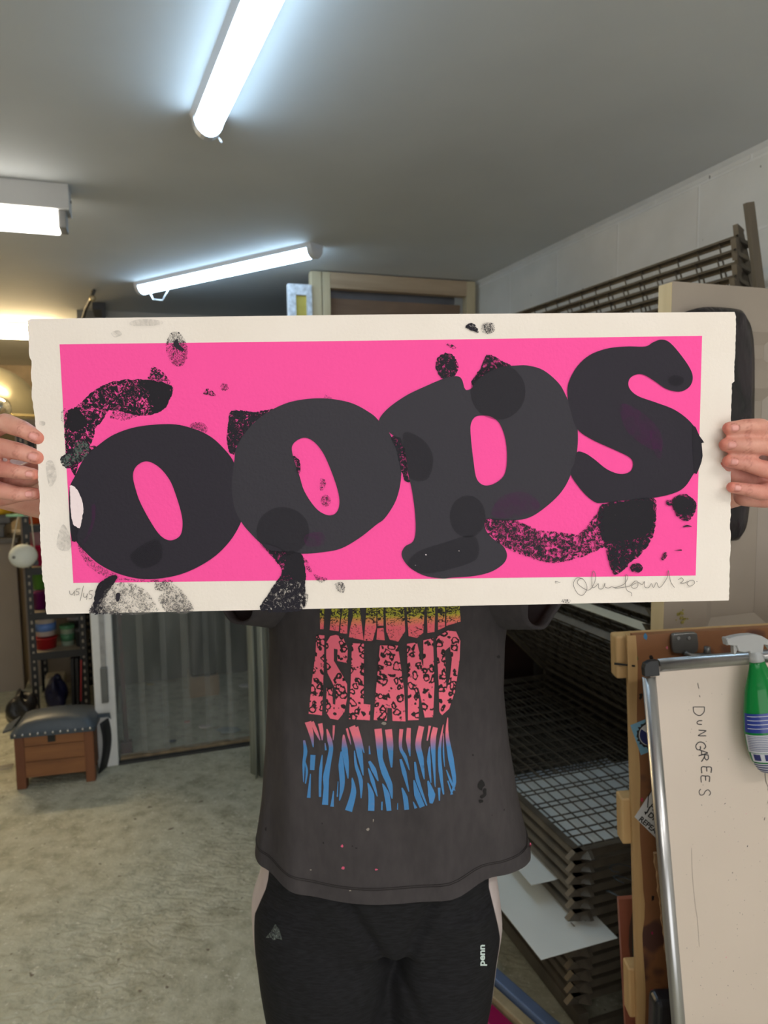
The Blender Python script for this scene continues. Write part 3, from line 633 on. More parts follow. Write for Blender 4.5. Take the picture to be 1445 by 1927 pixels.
# ================================================================== LEANING DOOR
dz = 2.03
drm = simple('taupe_door_paint', rgb(156, 145, 132), rough=.5, var=.05, vs=5, bump=.1, bs=14)
spl = simple('paint_splashes', rgb(150, 140, 70), rough=.6)
dl = Pb(1265, 530, 1.24).dot(EX)
dr = empty('panelled_door', RW(dl+.38, 1.26, 0), 'taupe painted panelled door standing upright behind the print, raw wood edge', 'door leaf')
def pb_a(px, py): return Pb(px, py, 1.24).dot(EX)
pa0, pa1 = pb_a(1328, 1185), pb_a(1446, 1100)
zb, zt_, zu = Pb(1345, 1186, 1.24).z, Pb(1430, 731, 1.24).z, Pb(1430, 697, 1.24).z
m = MB()
cols = [(pa0, pa1), (pa1+.075, pa1+.075+(pa1-pa0))]; rows_ = [(.25, .80), (zb, zt_), (zu, 1.935)]
W1 = cols[1][1]+(pa0-dl)
xs = [dl, cols[0][0], cols[0][1], cols[1][0], cols[1][1], W1]; zs = [0.0, .25, .80, zb, zt_, zu, 1.935, dz]
if zb < .82: zs[2] = zb-.06; rows_[0] = (.25, zb-.06)
for i in range(5):
    for j in range(7):
        if i in (1, 3) and j in (1, 3, 5): 
            a0, a1, z0, z1 = xs[i], xs[i+1], zs[j], zs[j+1]; e = .026; b = 1.24
            m.box(a0, a1, b+.014, b+.03, z0, z1)
            o = [RW(a0, b, z0), RW(a1, b, z0), RW(a1, b, z1), RW(a0, b, z1)]; q = [RW(a0+e, b+.0135, z0+e), RW(a1-e, b+.0135, z0+e), RW(a1-e, b+.0135, z1-e), RW(a0+e, b+.0135, z1-e)]
            for k in range(4): n = len(m.v); m.v += [o[k], o[(k+1) % 4], q[(k+1) % 4], q[k]]; m.face([n, n+1, n+2, n+3])
        else: m.box(xs[i], xs[i+1], 1.24, 1.28, zs[j], zs[j+1])
obj('leaf', m, drm, parent=dr, recalc=False)
obj('raw_edge', MB().box(dl-.0015, dl-.0002, 1.2405, 1.2795, .004, dz-.002), wood('raw_pine_edge', rgb(206, 184, 140), rgb(226, 206, 164), 20, (1, 1, .05)), parent=dr)
sm_ = MB()
for k in range(18):
    p = Pb(1283+random.gauss(0, 6), 1160+random.gauss(0, 8), 1.2385); r = random.uniform(.001, .004)
    sm_.prism([p+EX*r*math.cos(t)*1.2+EZ*r*math.sin(t) for t in [j for j in (0, .9, 1.9, 2.8, 3.9, 5.1)]], EY*.001)
obj('paint_splash', sm_, spl, parent=dr)
# black bag hung on the door, its right side showing beyond the print
def m_blackbag():
    t = NT('black_gloss_bag'); n = t.noise(t.co((1, 1, .4)), 22, 3, .5, .8); t.color(t.ramp(n, [(.4, rgb(18, 17, 19)), (.7, rgb(44, 34, 40))]))
    t.b.inputs['Roughness'].default_value = .28; t.bump(n, .6, .012); return t.m
outl = cr([(1300, 583), (1375, 584), (1392, 597), (1401, 622), (1405, 670), (1405, 760), (1403, 850), (1398, 930), (1392, 985), (1384, 1008), (1368, 1016), (1300, 1012), (1262, 1000), (1268, 800), (1270, 620)], 5)
mb = MB(); rings = []
cc = Pb(1340, 800, 1.20)
for f, off in ((1, 0), (1.0, -.016), (.96, -.026), (.80, -.034), (.5, -.036), (.2, -.036)):
    rings.append([cc+(Pb(p.x, p.y, 1.232)-cc-(EY*(.032)))*f+EY*(.032+off) for p in outl])
mb.grid(rings, True); mb.face(list(range(len(outl)))[::-1]); mb.face(list(range(5*len(outl), 6*len(outl))))
bg = empty('black_bag_case', Pb(1340, 600, 1.22), 'glossy black rounded bag hanging on the taupe door behind the right hand', 'bag')
obj('body', mb, m_blackbag(), parent=bg)
obj('strap', MB().tube([Pb(1330, 606, 1.215), Pb(1322, 598, 1.236), Pb(1314, 606, 1.215)], .004), blk, parent=bg)
# ================================================================== BROWN PRINTING BOARD ON END
YB = 1.36
NB = V((0, -1, 0))
def PB(px, py, d=0): return Py(px, py, YB-d)
brown = wood('brown_faced_board', rgb(120, 80, 52), rgb(146, 98, 62), 5, (1, 1, .5), rough=.5, stain=(rgb(84, 54, 46), 6, .62))
rawp = wood('raw_ply_edge', rgb(176, 140, 92), rgb(204, 170, 118), 16, (1, 1, .1))
T0, T1 = PB(1184, 1196), PB(1445, 1181)
bu = (T1-T0).normalized(); bv = V((-bu.z, 0, bu.x)); bv = -bv if bv.z > 0 else bv     # down
HB = T0.z/(-bv.z)*.995
bd2 = empty('printing_board', V((T0.x+.3, YB+.02, 0)), 'brown faced board on end with pale battens, stickers and metal clamp', 'board')
obj('face_board', MB().hexa(T0+bu*.35+bv*HB/2+V((0, .009, 0)), bu*.342, bv*HB/2, V((0, .009, 0))), brown, parent=bd2)
eg = MB(); prev = []
rr = random.Random(4); N = 40
rows = []
for k in range(N+1):
    p = T0+bv*HB*k/N; wv_ = .0125+.002*math.sin(k*.9)+(.004 if k in (17, 18) else 0)
    rows.append([p-bu*.002+V((0, .018, 0)), p-bu*.004, p+V((0, -.0008, 0))+bu*wv_, p+bu*.008+V((0, .002, 0))])
eg.grid(rows, False, False); obj('pale_edge', eg, rawp, parent=bd2)
for (x0, x1, y0, y1) in ((1157, 1181, 1197, 1277), (1168, 1190, 1502, 1588), (1181, 1204, 1822, 1914)):
    A = PB(x0, y0, -.02); B = PB(x1, y0, -.02); C_ = PB(x0+1, y1, -.02); hh = (A-C_).length
    c0 = A+bv*hh/2; Lw = .66
    obj('batten', MB().hexa(c0+bu*Lw/2+V((0, .015, 0)), bu*Lw/2, bv*hh/2, V((0, .0185, 0))), rawp, parent=bd2, bevel=.004)
obj('marker_line', MB().prism([PB(1156, 1247, .004-.02), PB(1195, 1252, .0035), PB(1195, 1255, .0035), PB(1156, 1251, .004-.02)], V((0, .001, 0))), simple('marker_black', rgb(24, 24, 26)), parent=bd2)
for nm, pts, c in (('pink_spot', (1208, 1505), rgb(196, 50, 92)), ('pink_spot', (1227, 1756), rgb(150, 30, 74)), ('magenta_smear', (1228, 1868), rgb(236, 30, 120)), ('blue_smear', (1215, 1198), rgb(60, 120, 160)), ('pink_spot', (1255, 1219), rgb(214, 110, 130)), ('black_spot', (1228, 1690), rgb(24, 20, 22)), ('green_tick', (1199, 1240), rgb(60, 92, 46)), ('black_spot', (1206, 1310), rgb(30, 26, 26)), ('black_spot', (1226, 1238), rgb(30, 26, 26))):
    s = {'magenta_smear': 11, 'blue_smear': 7, 'black_spot': 7, 'green_tick': 6}.get(nm, 3.5)
    r = random.Random(int(pts[0])); L = [PB(pts[0]+s*math.cos(t)*r.uniform(.3, 1)*(.3 if nm == 'green_tick' else .8), pts[1]+s*math.sin(t)*r.uniform(.5, 1.1), .0006) for t in [j*.63 for j in range(10)]]
    obj(nm, MB().prism(L, V((0, .0004, 0))), simple('spot%s' % (c,), c, rough=.4, var=.05), parent=bd2)
# hinge clamp
clm = simple('cast_grey_metal', rgb(104, 104, 102), rough=.4, metal=.6, var=.2, vs=20)
def PBo(px, py, d): return Py(px, py, YB-d)
cpl = cr([(1266, 1196), (1285, 1192), (1308, 1191), (1313, 1198), (1314, 1222), (1304, 1230), (1275, 1230), (1266, 1224)], 4)
cl_ = empty('hinge_clamp', PB(1290, 1230, .01), 'grey metal screen hinge clamp screwed to the brown board top', 'clamp')
obj('plate', MB().prism([PB(p.x, p.y, .012) for p in cpl], V((0, .0115, 0))), clm, parent=cl_, bevel=.002)
obj('bar', MB().tube([PB(1288, 1228, .02), PB(1300, 1234, .024), PB(1338, 1233, .024)], .005), clm, parent=cl_)
obj('wing_nut', MB().lathe(PB(1330, 1236, .024), EZ, [(0, .008), (.012, .006), (.02, .006)], 12), clm, parent=cl_)
obj('screw', MB().lathe(PB(1276, 1201, .0125), V((0, -1, 0)), [(0, .004), (.002, .003)], 10), steel, parent=cl_); obj('screw', MB().lathe(PB(1296, 1201, .0125), V((0, -1, 0)), [(0, .004), (.002, .003)], 10), steel, parent=cl_)
# ---- lettering helper
def text2d(body, bold=0.0, shear=0):
    cu = bpy.data.curves.new('txt', 'FONT'); cu.body = body; cu.size = 1; cu.offset = bold; cu.shear = shear; cu.resolution_u = 4
    o = bpy.data.objects.new('txt', cu); COL.objects.link(o); me = bpy.data.meshes.new_from_object(o.evaluated_get(bpy.context.evaluated_depsgraph_get()))
    vs = [V((v.co.x, v.co.y)) for v in me.vertices]; fs = [list(p.vertices) for p in me.polygons]
    bpy.data.objects.remove(o); bpy.data.curves.remove(cu); bpy.data.meshes.remove(me); return vs, fs
def puttext(mb, body, o, ux, uy, f, bold=.02, shear=0):
    """o px origin, ux/uy px vectors per unit of text size, f maps px -> world"""
    vs, fs = text2d(body, bold, shear); b = len(mb.v)
    for v in vs: mb.v.append(f(o[0]+ux[0]*v.x+uy[0]*v.y, o[1]+ux[1]*v.x+uy[1]*v.y))
    for q in fs: mb.face([b+i for i in q])
def poly(mb, pts, f):
    vs, tr_ = fill2d([pts]); b = len(mb.v); mb.v += [f(p.x, p.y) for p in vs]
    for q in tr_: mb.face([b+i for i in q])
inkb = simple('sticker_black', rgb(26, 26, 30), rough=.5)
# blue sticker
mb = MB(); mb.prism([PB(x, y, .0012) for x, y in ((1186, 1365), (1242, 1343), (1262, 1399), (1206, 1421))], V((0, .0008, 0)))
def circ(cx_, cy_, r, n=28, a0=0, a1=2*math.pi, wob=0): return [(cx_+(r+wob*math.sin(k*9))*math.cos(a0+(a1-a0)*k/n), cy_+(r+wob*math.sin(k*9))*math.sin(a0+(a1-a0)*k/n)) for k in range(n)]
f1 = lambda d: (lambda x, y: PB(x, y, d))
mb.cur = 1; poly(mb, circ(1223, 1383, 25, 44, wob=2.2), f1(.0014))
mb.cur = 2; poly(mb, circ(1223, 1383, 21), f1(.0016))
mb.cur = 3; poly(mb, circ(1223, 1383, 19.5, 20, .6, 3.9), f1(.0018))
mb.cur = 4; poly(mb, circ(1223, 1383, 19.5, 16, 4.4, 6.5), f1(.0018))
mb.cur = 1; poly(mb, [(1210, 1403), (1240, 1400), (1240, 1401.5), (1210, 1405)], f1(.002))
tag(obj('round_emblem_sticker', mb, [simple('st_blue', rgb(122, 172, 200)), inkb, simple('st_white', rgb(214, 216, 218)), simple('st_navy', rgb(36, 44, 104)), simple('st_red', rgb(176, 84, 80))], recalc=False), 'pale blue sticker with round emblem tucked behind the whiteboard edge', 'sticker')
# PRINT DRY REPEAT sticker
mb = MB(); mb.prism([PB(x, y, .0012) for x, y in ((1194, 1537.5), (1239, 1468), (1290, 1510), (1245, 1588))], V((0, .0008, 0)))
mb.cur = 1; ux, uy = (.77, .64), (.64, -.77)
S_ = 14.5
U = (ux[0]*S_, ux[1]*S_); W_ = (uy[0]*S_*.95, uy[1]*S_*.95)
puttext(mb, 'REPEAT', (1201, 1543), U, W_, f1(.0016), .03)
puttext(mb, 'DRY', (1218, 1535), U, W_, f1(.0016), .03)
puttext(mb, 'PRINT', (1221, 1519), U, W_, f1(.0016), .03)
puttext(mb, 'PREP', (1229, 1504), U, W_, f1(.0016), .03)
poly(mb, [(1219, 1498), (1228, 1482), (1229.5, 1483), (1221, 1498), (1219.5, 1520), (1217.5, 1520)], f1(.0016)); poly(mb, [(1212, 1527), (1214, 1534), (1219, 1528)], f1(.0016)); poly(mb, [(1216, 1529), (1222, 1517), (1223, 1521), (1218, 1531)], f1(.0016))
tag(obj('repeat_sticker', mb, [simple('st_white', rgb(214, 216, 218)), inkb], recalc=False), 'white sticker with bold black lettering PRINT DRY REPEAT on the brown board', 'sticker')
# painted panel peeking behind the board
mb = MB(); q = [(1164, 1693), (1215, 1683), (1225, 1927), (1177, 1927)]
A, B = Py(1164, 1693, 1.50), Py(1177, 1927, 1.50); dn = (B-A).normalized(); rt = V((-dn.z, 0, dn.x)); rt = rt if rt.x > 0 else -rt
Ln = A.z/(-dn.z)*.99
mb.hexa(A+dn*Ln/2+rt*.12+V((0, .006, 0)), rt*.12, dn*Ln/2, V((0, .006, 0)))
mb.cur = 1; poly(mb, [(1196, 1695), (1190, 1715), (1184, 1745), (1183, 1780), (1188, 1815), (1196, 1840), (1215, 1850), (1215, 1690)], lambda x, y: Py(x, y, 1.499))
mb.cur = 2; poly(mb, [(1200, 1693), (1196, 1720), (1190, 1755), (1190, 1790), (1196, 1830), (1215, 1840), (1215, 1690)], lambda x, y: Py(x, y, 1.4985))
tag(obj('painted_panel', mb, [simple('rust_paint', rgb(150, 88, 68), rough=.45, var=.12), simple('rust_dark', rgb(84, 62, 54)), simple('teal_paint', rgb(40, 84, 84), rough=.45)], recalc=False), 'rust and teal painted panel standing between rack and brown board', 'panel')
# cardboard and black case between board and whiteboard
crd = simple('corrugated_card', rgb(150, 118, 84), rough=.85, var=.25, vs=60)
YC = 1.315
A = Py(1231, 1607, YC); B = Py(1262, 1866, YC); dn = (B-A).normalized(); rt = V((-dn.z, 0, dn.x)); rt = rt if rt.x > 0 else -rt
Ln = A.z/(-dn.z)*.985; rows = []
mb = MB()
for k in range(90):
    j = .0012*math.sin(k*2.1)+.0008*math.sin(k*5.3); p = A+dn*Ln*k/89; rows.append([p+rt*j, p+rt*.34, p+rt*.34+V((0, .007, 0)), p+rt*j+V((0, .007, 0))])
mb.grid(rows, True, False); mb.face([0, 1, 2, 3]); n = 89*4; mb.face([n+3, n+2, n+1, n])
tag(obj('cardboard_sheet', mb, crd), 'ragged-edged brown cardboard sheet standing behind the whiteboard rail', 'cardboard')
p = Py(1226, 1872, 1.27); q = Py(1300, 1872, 1.27)
kase = simple('black_case', rgb(22, 22, 27), rough=.3, var=.3, vs=6)
o = obj('black_case', MB().hexa(V(((p.x+q.x)/2+.05, 1.272, p.z/2)), V(((q.x-p.x)/2+.05, 0, 0)), V((0, .022, 0)), V((0, 0, p.z/2))), kase, bevel=.014, bseg=5)
tag(o, 'black rounded case at the bottom between brown board and whiteboard', 'case')
# ================================================================== WHITEBOARD
tl = math.radians(5.5)
NW = V((0, -math.cos(tl), math.sin(tl))); W0 = Py(1208, 1244, 1.235)
def PW(px, py, d=0): return Pn(px, py, W0+NW*d, NW)
rx = (PW(1445, 1226)-PW(1208, 1244)).normalized(); ry = (PW(1273, 1927)-PW(1208, 1244)).normalized()
e = (rx+ry.cross(NW)*(1 if ry.cross(NW).dot(rx) > 0 else -1)).normalized(); wx = e; wy = wx.cross(NW); wy = wy if wy.z < 0 else -wy
WW, WHt, RWd = .86, 1.30, .0235
WHt = min(WHt, (W0.z-.02)/(-wy.z))
wb = empty('whiteboard', V((W0.x+WW/2, W0.y-.1, 0)), 'large aluminium-framed whiteboard leaning at the right, DUNGAREES written down it', 'whiteboard')
alu = simple('aluminium', rgb(176, 176, 176), rough=.28, metal=.9, var=.06, vs=40, stretch=(1, 1, .1))
pw = simple('dry_wipe_surface', rgb(206, 192, 178), rough=.32, var=.02, vs=5)
def wl(u, v, d=0): return W0+wx*u+wy*v+NW*d
def wbx(u0, u1, v0, v1, d0, d1, mb=None): return (mb or MB()).hexa(wl((u0+u1)/2, (v0+v1)/2, (d0+d1)/2), wx*(u1-u0)/2, wy*(v1-v0)/2, NW*(d1-d0)/2)
obj('panel', wbx(.012, WW-.012, .012, WHt-.012, -.006, 0), pw, parent=wb)
def rail(p, q):
    d = (q-p).normalized(); s = d.cross(NW); R_ = RWd/2
    return MB().prism([p+s*R_*1.0*math.cos(a)+NW*(-.006+.0125*max(0, math.sin(a))**.8) for a in [math.pi*k/10 for k in range(11)]]+[p-s*R_-NW*.008, p+s*R_-NW*.008], q-p, True)
h = RWd/2
for p, q in ((wl(h, .03), wl(h, WHt-.03)), (wl(WW-h, .03), wl(WW-h, WHt-.03)), (wl(.03, h), wl(WW-.03, h)), (wl(.03, WHt-h), wl(WW-.03, WHt-h))): obj('frame_rail', rail(p, q), alu, parent=wb)
cpm = simple('black_corner_plastic', rgb(26, 27, 30), rough=.5)
for u in (0, WW):
    for v in (0, WHt):
        su = 1 if u == 0 else -1; sv = 1 if v == 0 else -1
        ou = [(0, .012), (.003, .004), (.012, 0), (.027, 0), (.027, .027), (0, .027)]
        obj('corner', MB().prism([wl(u+su*a, v+sv*b, .0075) for a, b in ou], -NW*.016), cpm, parent=wb, bevel=.0015)
# handwriting: strokes in a small unit alphabet, text running down the board
ALPH = {'D': [[(0, 0), (0, 1)], [(0, 1), (.5, .95), (.85, .55), (.55, .08), (0, 0)]], 'U': [[(0, .9), (.03, .3), (.3, 0), (.6, .2), (.65, .85)]],
 'N': [[(0, 0), (.05, .85), (.15, .9), (.62, .05), (.72, .1), (.72, 1)]], 'G': [[(.7, .8), (.45, 1), (.1, .75), (.05, .3), (.4, 0), (.75, .15), (.72, .45), (.42, .45)]],
 'A': [[(0, 0), (.35, 1), (.45, .95), (.75, 0)], [(.12, .35), (.7, .4)]], 'R': [[(0, 0), (.06, 1)], [(.0, .95), (.45, 1), (.6, .75), (.4, .5), (.1, .48), (.4, .35), (.8, 0)]],
 'E': [[(.65, .98), (.05, 1), (0, .5), (.03, 0), (.7, .03)], [(.02, .52), (.5, .55)]], 'S': [[(.75, .85), (.45, 1), (.1, .8), (.25, .55), (.6, .4), (.68, .12), (.3, 0), (0, .15)]]}
wr_ = MB()
def wstroke(pts, w, f, mb=wr_, n=4):
    c = cr(pts, n, False); A, B = stroke2d(c, w); b = len(mb.v); L = len(A); mb.v += [f(p.x, p.y) for p in A+B]
    for j in range(L-1): mb.face([b+j, b+j+1, b+L+j+1, b+L+j])
zx = lambda x, y: (1130+x*.218, 1160+y*.218)
for ch, x0, x1, y0, y1, w_ in (('D', 800, 897, 782, 870, 1.3), ('U', 832, 882, 900, 950, 1.4), ('N', 845, 912, 982, 1050, 1.4), ('G', 822, 908, 1082, 1172, 1.6), ('A', 845, 918, 1150, 1222, 1.6), ('R', 870, 930, 1192, 1270, 1.6), ('E', 872, 955, 1300, 1378, 1.6), ('E', 868, 940, 1378, 1458, 1.5), ('S', 850, 950, 1490, 1566, 1.3)):
    for st_ in ALPH[ch]: wstroke([zx(lerp(x0, x1, v), lerp(y0, y1, u)) for u, v in st_], w_*1.2, lambda x, y: PW(x, y, .0006))
for s_ in ([(838, 575), (843, 600), (850, 625)], [(853, 680), (858, 697)], [(870, 1625), (876, 1632)], [(1068, 1620), (1080, 1612)], [(1412, 1760), (1418, 1735)]): wstroke([zx(*p) for p in s_], 1.1, lambda x, y: PW(x, y, .0006))
for s_ in ([(1439, 1450), (1441, 1470), (1446, 1482)], [(1449, 1474), (1445, 1486), (1450, 1492)], [(1450, 1500), (1445, 1510), (1449, 1516)]): wstroke(s_, 1.1, lambda x, y: PW(x, y, .0006))
wstroke([(1301, 1596), (1303, 1650), (1308, 1702), (1312, 1730), (1316, 1782)], .35, lambda x, y: PW(x, y, .0005))
r = random.Random(11); pk = MB()
for k in range(150):
    px_, py_ = r.uniform(1290, 1445), r.uniform(1480, 1925) if r.random() < .8 else r.uniform(1290, 1480)
    s = r.uniform(.25, .9)*(1 if r.random() < .9 else 1.8); M_ = wr_ if k % 11 else pk
    wstroke([(px_, py_), (px_-s*.4, py_+s*r.uniform(.6, 2.2))], s*.8, lambda x, y: PW(x, y, .0006), M_, 1)
obj('handwriting', wr_, simple('drywipe_ink', rgb(34, 34, 38), rough=.5), parent=wb, recalc=False)
obj('paint_flecks', pk, simple('pink_fleck', rgb(220, 90, 140)), parent=wb, recalc=False)
# ================================================================== SPRAY BOTTLE
SB = .036
def PS(px, py, d=SB): return PW(px, py, d)
s0, s1 = PS(1424, 1244), PS(1462, 1452); sax = (s1-s0).normalized(); SL = (s1-s0).length; pxm = SL/((1462-1424)**2+(1452-1244)**2)**.5
sp_ = empty('spray_bottle', s1, 'green trigger spray bottle with blue label hooked over the whiteboard top', 'spray bottle')
prof = [(0, 14), (.04, 15.5), (.12, 22), (.25, 32), (.42, 41), (.60, 46.5), (.75, 46.5), (.86, 43), (.95, 34), (.985, 26), (1, 18)]
def gm(name, c, tr_=.25):
    t = NT(name); t.b.inputs['Base Color'].default_value = c; t.b.inputs['Roughness'].default_value = .12; t.b.inputs['Transmission Weight'].default_value = tr_; t.b.inputs['IOR'].default_value = 1.35; t.bump(t.noise(t.co(), 30, 2), .15, .004); return t.m
FD = .62
sref = wx-sax*wx.dot(sax); sref.normalize(); sfr = sax.cross(sref); sfr = sfr if sfr.dot(NW) > 0 else -sfr
def spt(h, t, grow=0):
    r = interp([(a, b_) for a, b_ in prof], h)*pxm; return s0+sax*SL*h+sref*math.cos(t)*(r+grow)+sfr*math.sin(t)*(r*FD+grow)
mb = MB(); hs = [k/40 for k in range(41)]
mb.grid([[spt(h_, 2*math.pi*k/36) for k in range(36)] for h_ in hs], True); mb.face(list(range(36))[::-1]); mb.face(list(range(40*36, 41*36)))
bo = obj('bottle', mb, gm('green_plastic', rgb(22, 132, 62)), parent=sp_)
def lab(name, h0, h1, m, t0=math.pi*.97, t1=.1, g=.0007, mb=None):
    own = mb is None; mb = mb or MB(); mb.grid([[spt(lerp(h0, h1, i/6), lerp(t0, t1, k/20), g) for k in range(21)] for i in range(7)])
    if own: obj(name, mb, m, parent=sp_, recalc=False)
lab('blue_label', .43, .595, simple('label_blue', rgb(34, 52, 130), rough=.3))
lab('text_label', .615, .775, simple('label_white', rgb(196, 198, 204), rough=.4))
mb = MB()
for k in range(9): lab('', .625+k*.0155, .631+k*.0155, None, math.pi*.93, .2, .0011, mb)
mb2 = MB()
for k in range(4): lab('', .45+k*.035, .455+k*.035, None, math.pi*.9, math.pi*(.35+.1*(k % 2)), .0011, mb2)
obj('label_print', mb, simple('label_grey', rgb(92, 96, 130)), parent=sp_, recalc=False); obj('label_lines', mb2, simple('label_white', rgb(196, 198, 204)), parent=sp_, recalc=False)
lab('pictogram_panel', .78, .86, simple('label_white', rgb(196, 198, 204)), math.pi*.93)
mb = MB()
for k in range(4): lab('', .788, .845, None, math.pi*(.88-.17*k), math.pi*(.88-.17*k-.11), .0011, mb)
for k in range(4): lab('', .885+.024*k, .896+.024*k, None, math.pi*.97, .2, .0011, mb)
obj('pictograms', mb, simple('label_navy', rgb(38, 42, 100)), parent=sp_, recalc=False); lab('stripe_label', .875, .975, simple('label_white', rgb(196, 198, 204)))
clr = gm('clear_grey_plastic', rgb(205, 208, 208), .45); clr.node_tree.nodes['Principled BSDF'].inputs['Roughness'].default_value = .25
obj('collar', MB().lathe(s0-sax*.019, sax, [(0, .0095), (.003, .0112), (.005, .0105), (.008, .0112), (.010, .0105), (.013, .0114), (.019, .0125)], 20), clr, parent=sp_)
hd = [(1367, 1203), (1384, 1198), (1402, 1195), (1418, 1194), (1434, 1197), (1446, 1204), (1462, 1216), (1468, 1232), (1458, 1230), (1448, 1216), (1438, 1213), (1436, 1230), (1412, 1230), (1411, 1226), (1402, 1228), (1390, 1226), (1387, 1216), (1370, 1214)]
obj('spray_head', MB().prism([PS(x, y, SB+.010) for x, y in hd], -NW*.02), clr, parent=sp_, bevel=.0022, bseg=3)
obj('trigger', MB().prism([PS(x, y, SB+.006) for x, y in ((1380, 1213), (1388, 1214), (1388, 1222), (1384, 1232), (1381, 1232))], -NW*.012), clr, parent=sp_, bevel=.001)
obj('nozzle', MB().prism([PS(x, y, SB+.008) for x, y in ((1366, 1201), (1371, 1200), (1372, 1214), (1368, 1215))], -NW*.016), clr, parent=sp_, bevel=.001)
# ================================================================== THE PRINT
Q0 = V((-.342, .700, CAMH+.123)); Qx = V((.349+.342, .015, .001)); Qx.normalize(); Qy = V((.002, 0, -.289)); NPn = Qx.cross(V((0, 0, 1))); NPn = V((NPn.x, NPn.y, 0)).normalized()
NPn = NPn if NPn.y < 0 else -NPn
def PP(px, py, d=0): return Pn(px, py, Q0+NPn*d, NPn)
LIFT = .00012
pr = MB(); PM = []
def pm(m): PM.append(m); return len(PM)-1
def m_paper():
    t = NT('rag_paper'); c = t.co(); n = t.noise(c, 8, 3); t.color(t.ramp(n, [(.3, rgb(232, 223, 212)), (.7, rgb(238, 230, 221))])); t.b.inputs['Roughness'].default_value = .85
    t.b.inputs['Specular IOR Level'].default_value = .2; t.bump(t.noise(c, 330, 3), .35, .0008); return t.m
PAPER = pm(m_paper())
def m_solid_ink(name, col, rough, spec):
    t = NT(name); c = t.co(); t.b.inputs['Base Color'].default_value = col; t.b.inputs['Roughness'].default_value = rough; t.b.inputs['Specular IOR Level'].default_value = spec
    t.bump(t.noise(c, 300, 3), .35, .001); return t.m
PINK = pm(m_solid_ink('fluorescent_pink_ink', rgb(250, 84, 162), .7, .2))
BLACK = pm(m_solid_ink('black_ink', rgb(46, 43, 51), .6, .14))
BLACKG = pm(m_solid_ink('black_ink_glossy', rgb(51, 49, 56), .55, .2))
BLACK2 = pm(m_solid_ink('black_ink_double', rgb(36, 34, 41), .58, .16))
SPOT = pm(ink('black_ink_broken', rgb(40, 38, 46), .505, 300, edge=.025, dist=1.2))
SPOTL = pm(ink('black_ink_light', rgb(48, 46, 54), .46, 330, edge=.02, dist=2.2))
SPOTD = pm(ink('black_ink_dense', rgb(34, 32, 40), .56, 260, edge=.025, dist=1.2))
SPOTV = pm(ink('black_ink_heavy', rgb(34, 32, 38), .67, 260, edge=.025, dist=1.2))
SMUDGE = pm(ink('grey_smear', rgb(70, 66, 66), .5, 120, edge=.15, alpha=.28, bump=False))
PURP = pm(ink('purple_tint', rgb(96, 42, 92), .5, 60, edge=.2, alpha=.45, bump=False))
FING = pm(ink('fingerprint_ink', rgb(44, 40, 48), .47, 420, edge=.03, dist=2.5))
HALF = pm(ink('double_pass_ink', rgb(38, 36, 42), 1, 40, edge=.2, alpha=.28, bump=False, rough=.6))
WHB = pm(m_solid_ink('bare_paper_patch', rgb(240, 224, 226), .85, .2))
GREY = pm(ink('grey_speckle', rgb(110, 106, 104), .48, 330, edge=.03, alpha=.8))
GRAPH = pm(m_solid_ink('graphite', rgb(118, 112, 108), .6, .3))
GREEN = pm(ink('grey_green_ink', rgb(84, 98, 92), .5, 200, edge=.03, dist=2))
lay = [0]
def shape(loops, m, f=None, smooth=5, z=None):
    lay[0] += 1; d = LIFT*lay[0]*.35+.0003 if z is None else z
    L = [cr(l, smooth) if smooth else [V((p[0], p[1])) for p in l] for l in loops]
    if m in (SPOT, SPOTD, SPOTL, SPOTV, FING, GREEN, GREY) or (m == WHB and len(L[0]) > 15):
        r = random.Random(lay[0]); L2 = []
        for l in L:
            o_ = []; w_ = V((0, 0)); amp = .55 if m in (FING, WHB) else .95
            for i in range(len(l)):
                a, b_ = l[i], l[(i+1) % len(l)]; n_ = max(1, int((b_-a).length/1.6))
                for k_ in range(n_):
                    w_ = w_*.6+V((r.uniform(-amp, amp), r.uniform(-amp, amp))); o_.append(a.lerp(b_, k_/n_)+w_)
            L2.append(o_)
        L = L2
    vs, tr_ = fill2d(L); pr.cur = m; b = len(pr.v); pr.v += [PP(p.x, p.y, d) for p in vs]
    for q in tr_: pr.face([b+i for i in q])
def rg(z):
    ox, oy, s = z
    return lambda *pts: [(ox+x*s, oy+y*s) for x, y in pts]
z1, z2, z3, z4, z5 = rg((0, 580, .3322)), rg((0, 900, .36)), rg((400, 600, .346)), rg((850, 580, .4118)), rg((850, 880, .4118))
def ragged(x0, y0, x1, y1, amp, n, seed, seg):
    r = random.Random(seed); out = []; v = 0
    for k in range(n):
        f = k/n; v = v*.82+r.uniform(-amp, amp)*.7
        bx_, by_ = lerp(x0, x1, f), lerp(y0, y1, f)
        for (f0, f1, dx) in seg:
            if f0 < f < f1: bx_ += dx
        out.append((bx_+v, by_))
    return out
left = ragged(52, 606, 88, 1153, 1.3, 120, 2, [(0, .13, -1), (.13, .22, 1), (.62, .66, -1), (.66, .9, -3), (.9, 1, 0)])
right = ragged(1371, 1130, 1384, 592, 1.1, 120, 9, [(0, .25, 1), (.5, .62, -2), (.62, .76, -4), (.76, 1, 1)])
out = [(88, 1156)]+[(700, 1143.5)]+right+[(1382, 587), (700, 592), (58, 600), (50, 604)]+left
vs, tr_ = fill2d([out]); b = len(pr.v); n = len(vs)
pr.cur = PAPER
pr.v += [PP(p.x, p.y, 0) for p in vs]+[PP(p.x, p.y, -.0009) for p in vs]
for q in tr_: pr.face([b+i for i in q]); pr.face([b+n+i for i in q][::-1])
for i in range(len(out)): j = (i+1) % len(out); pr.face([b+i, b+j, b+n+j, b+n+i])
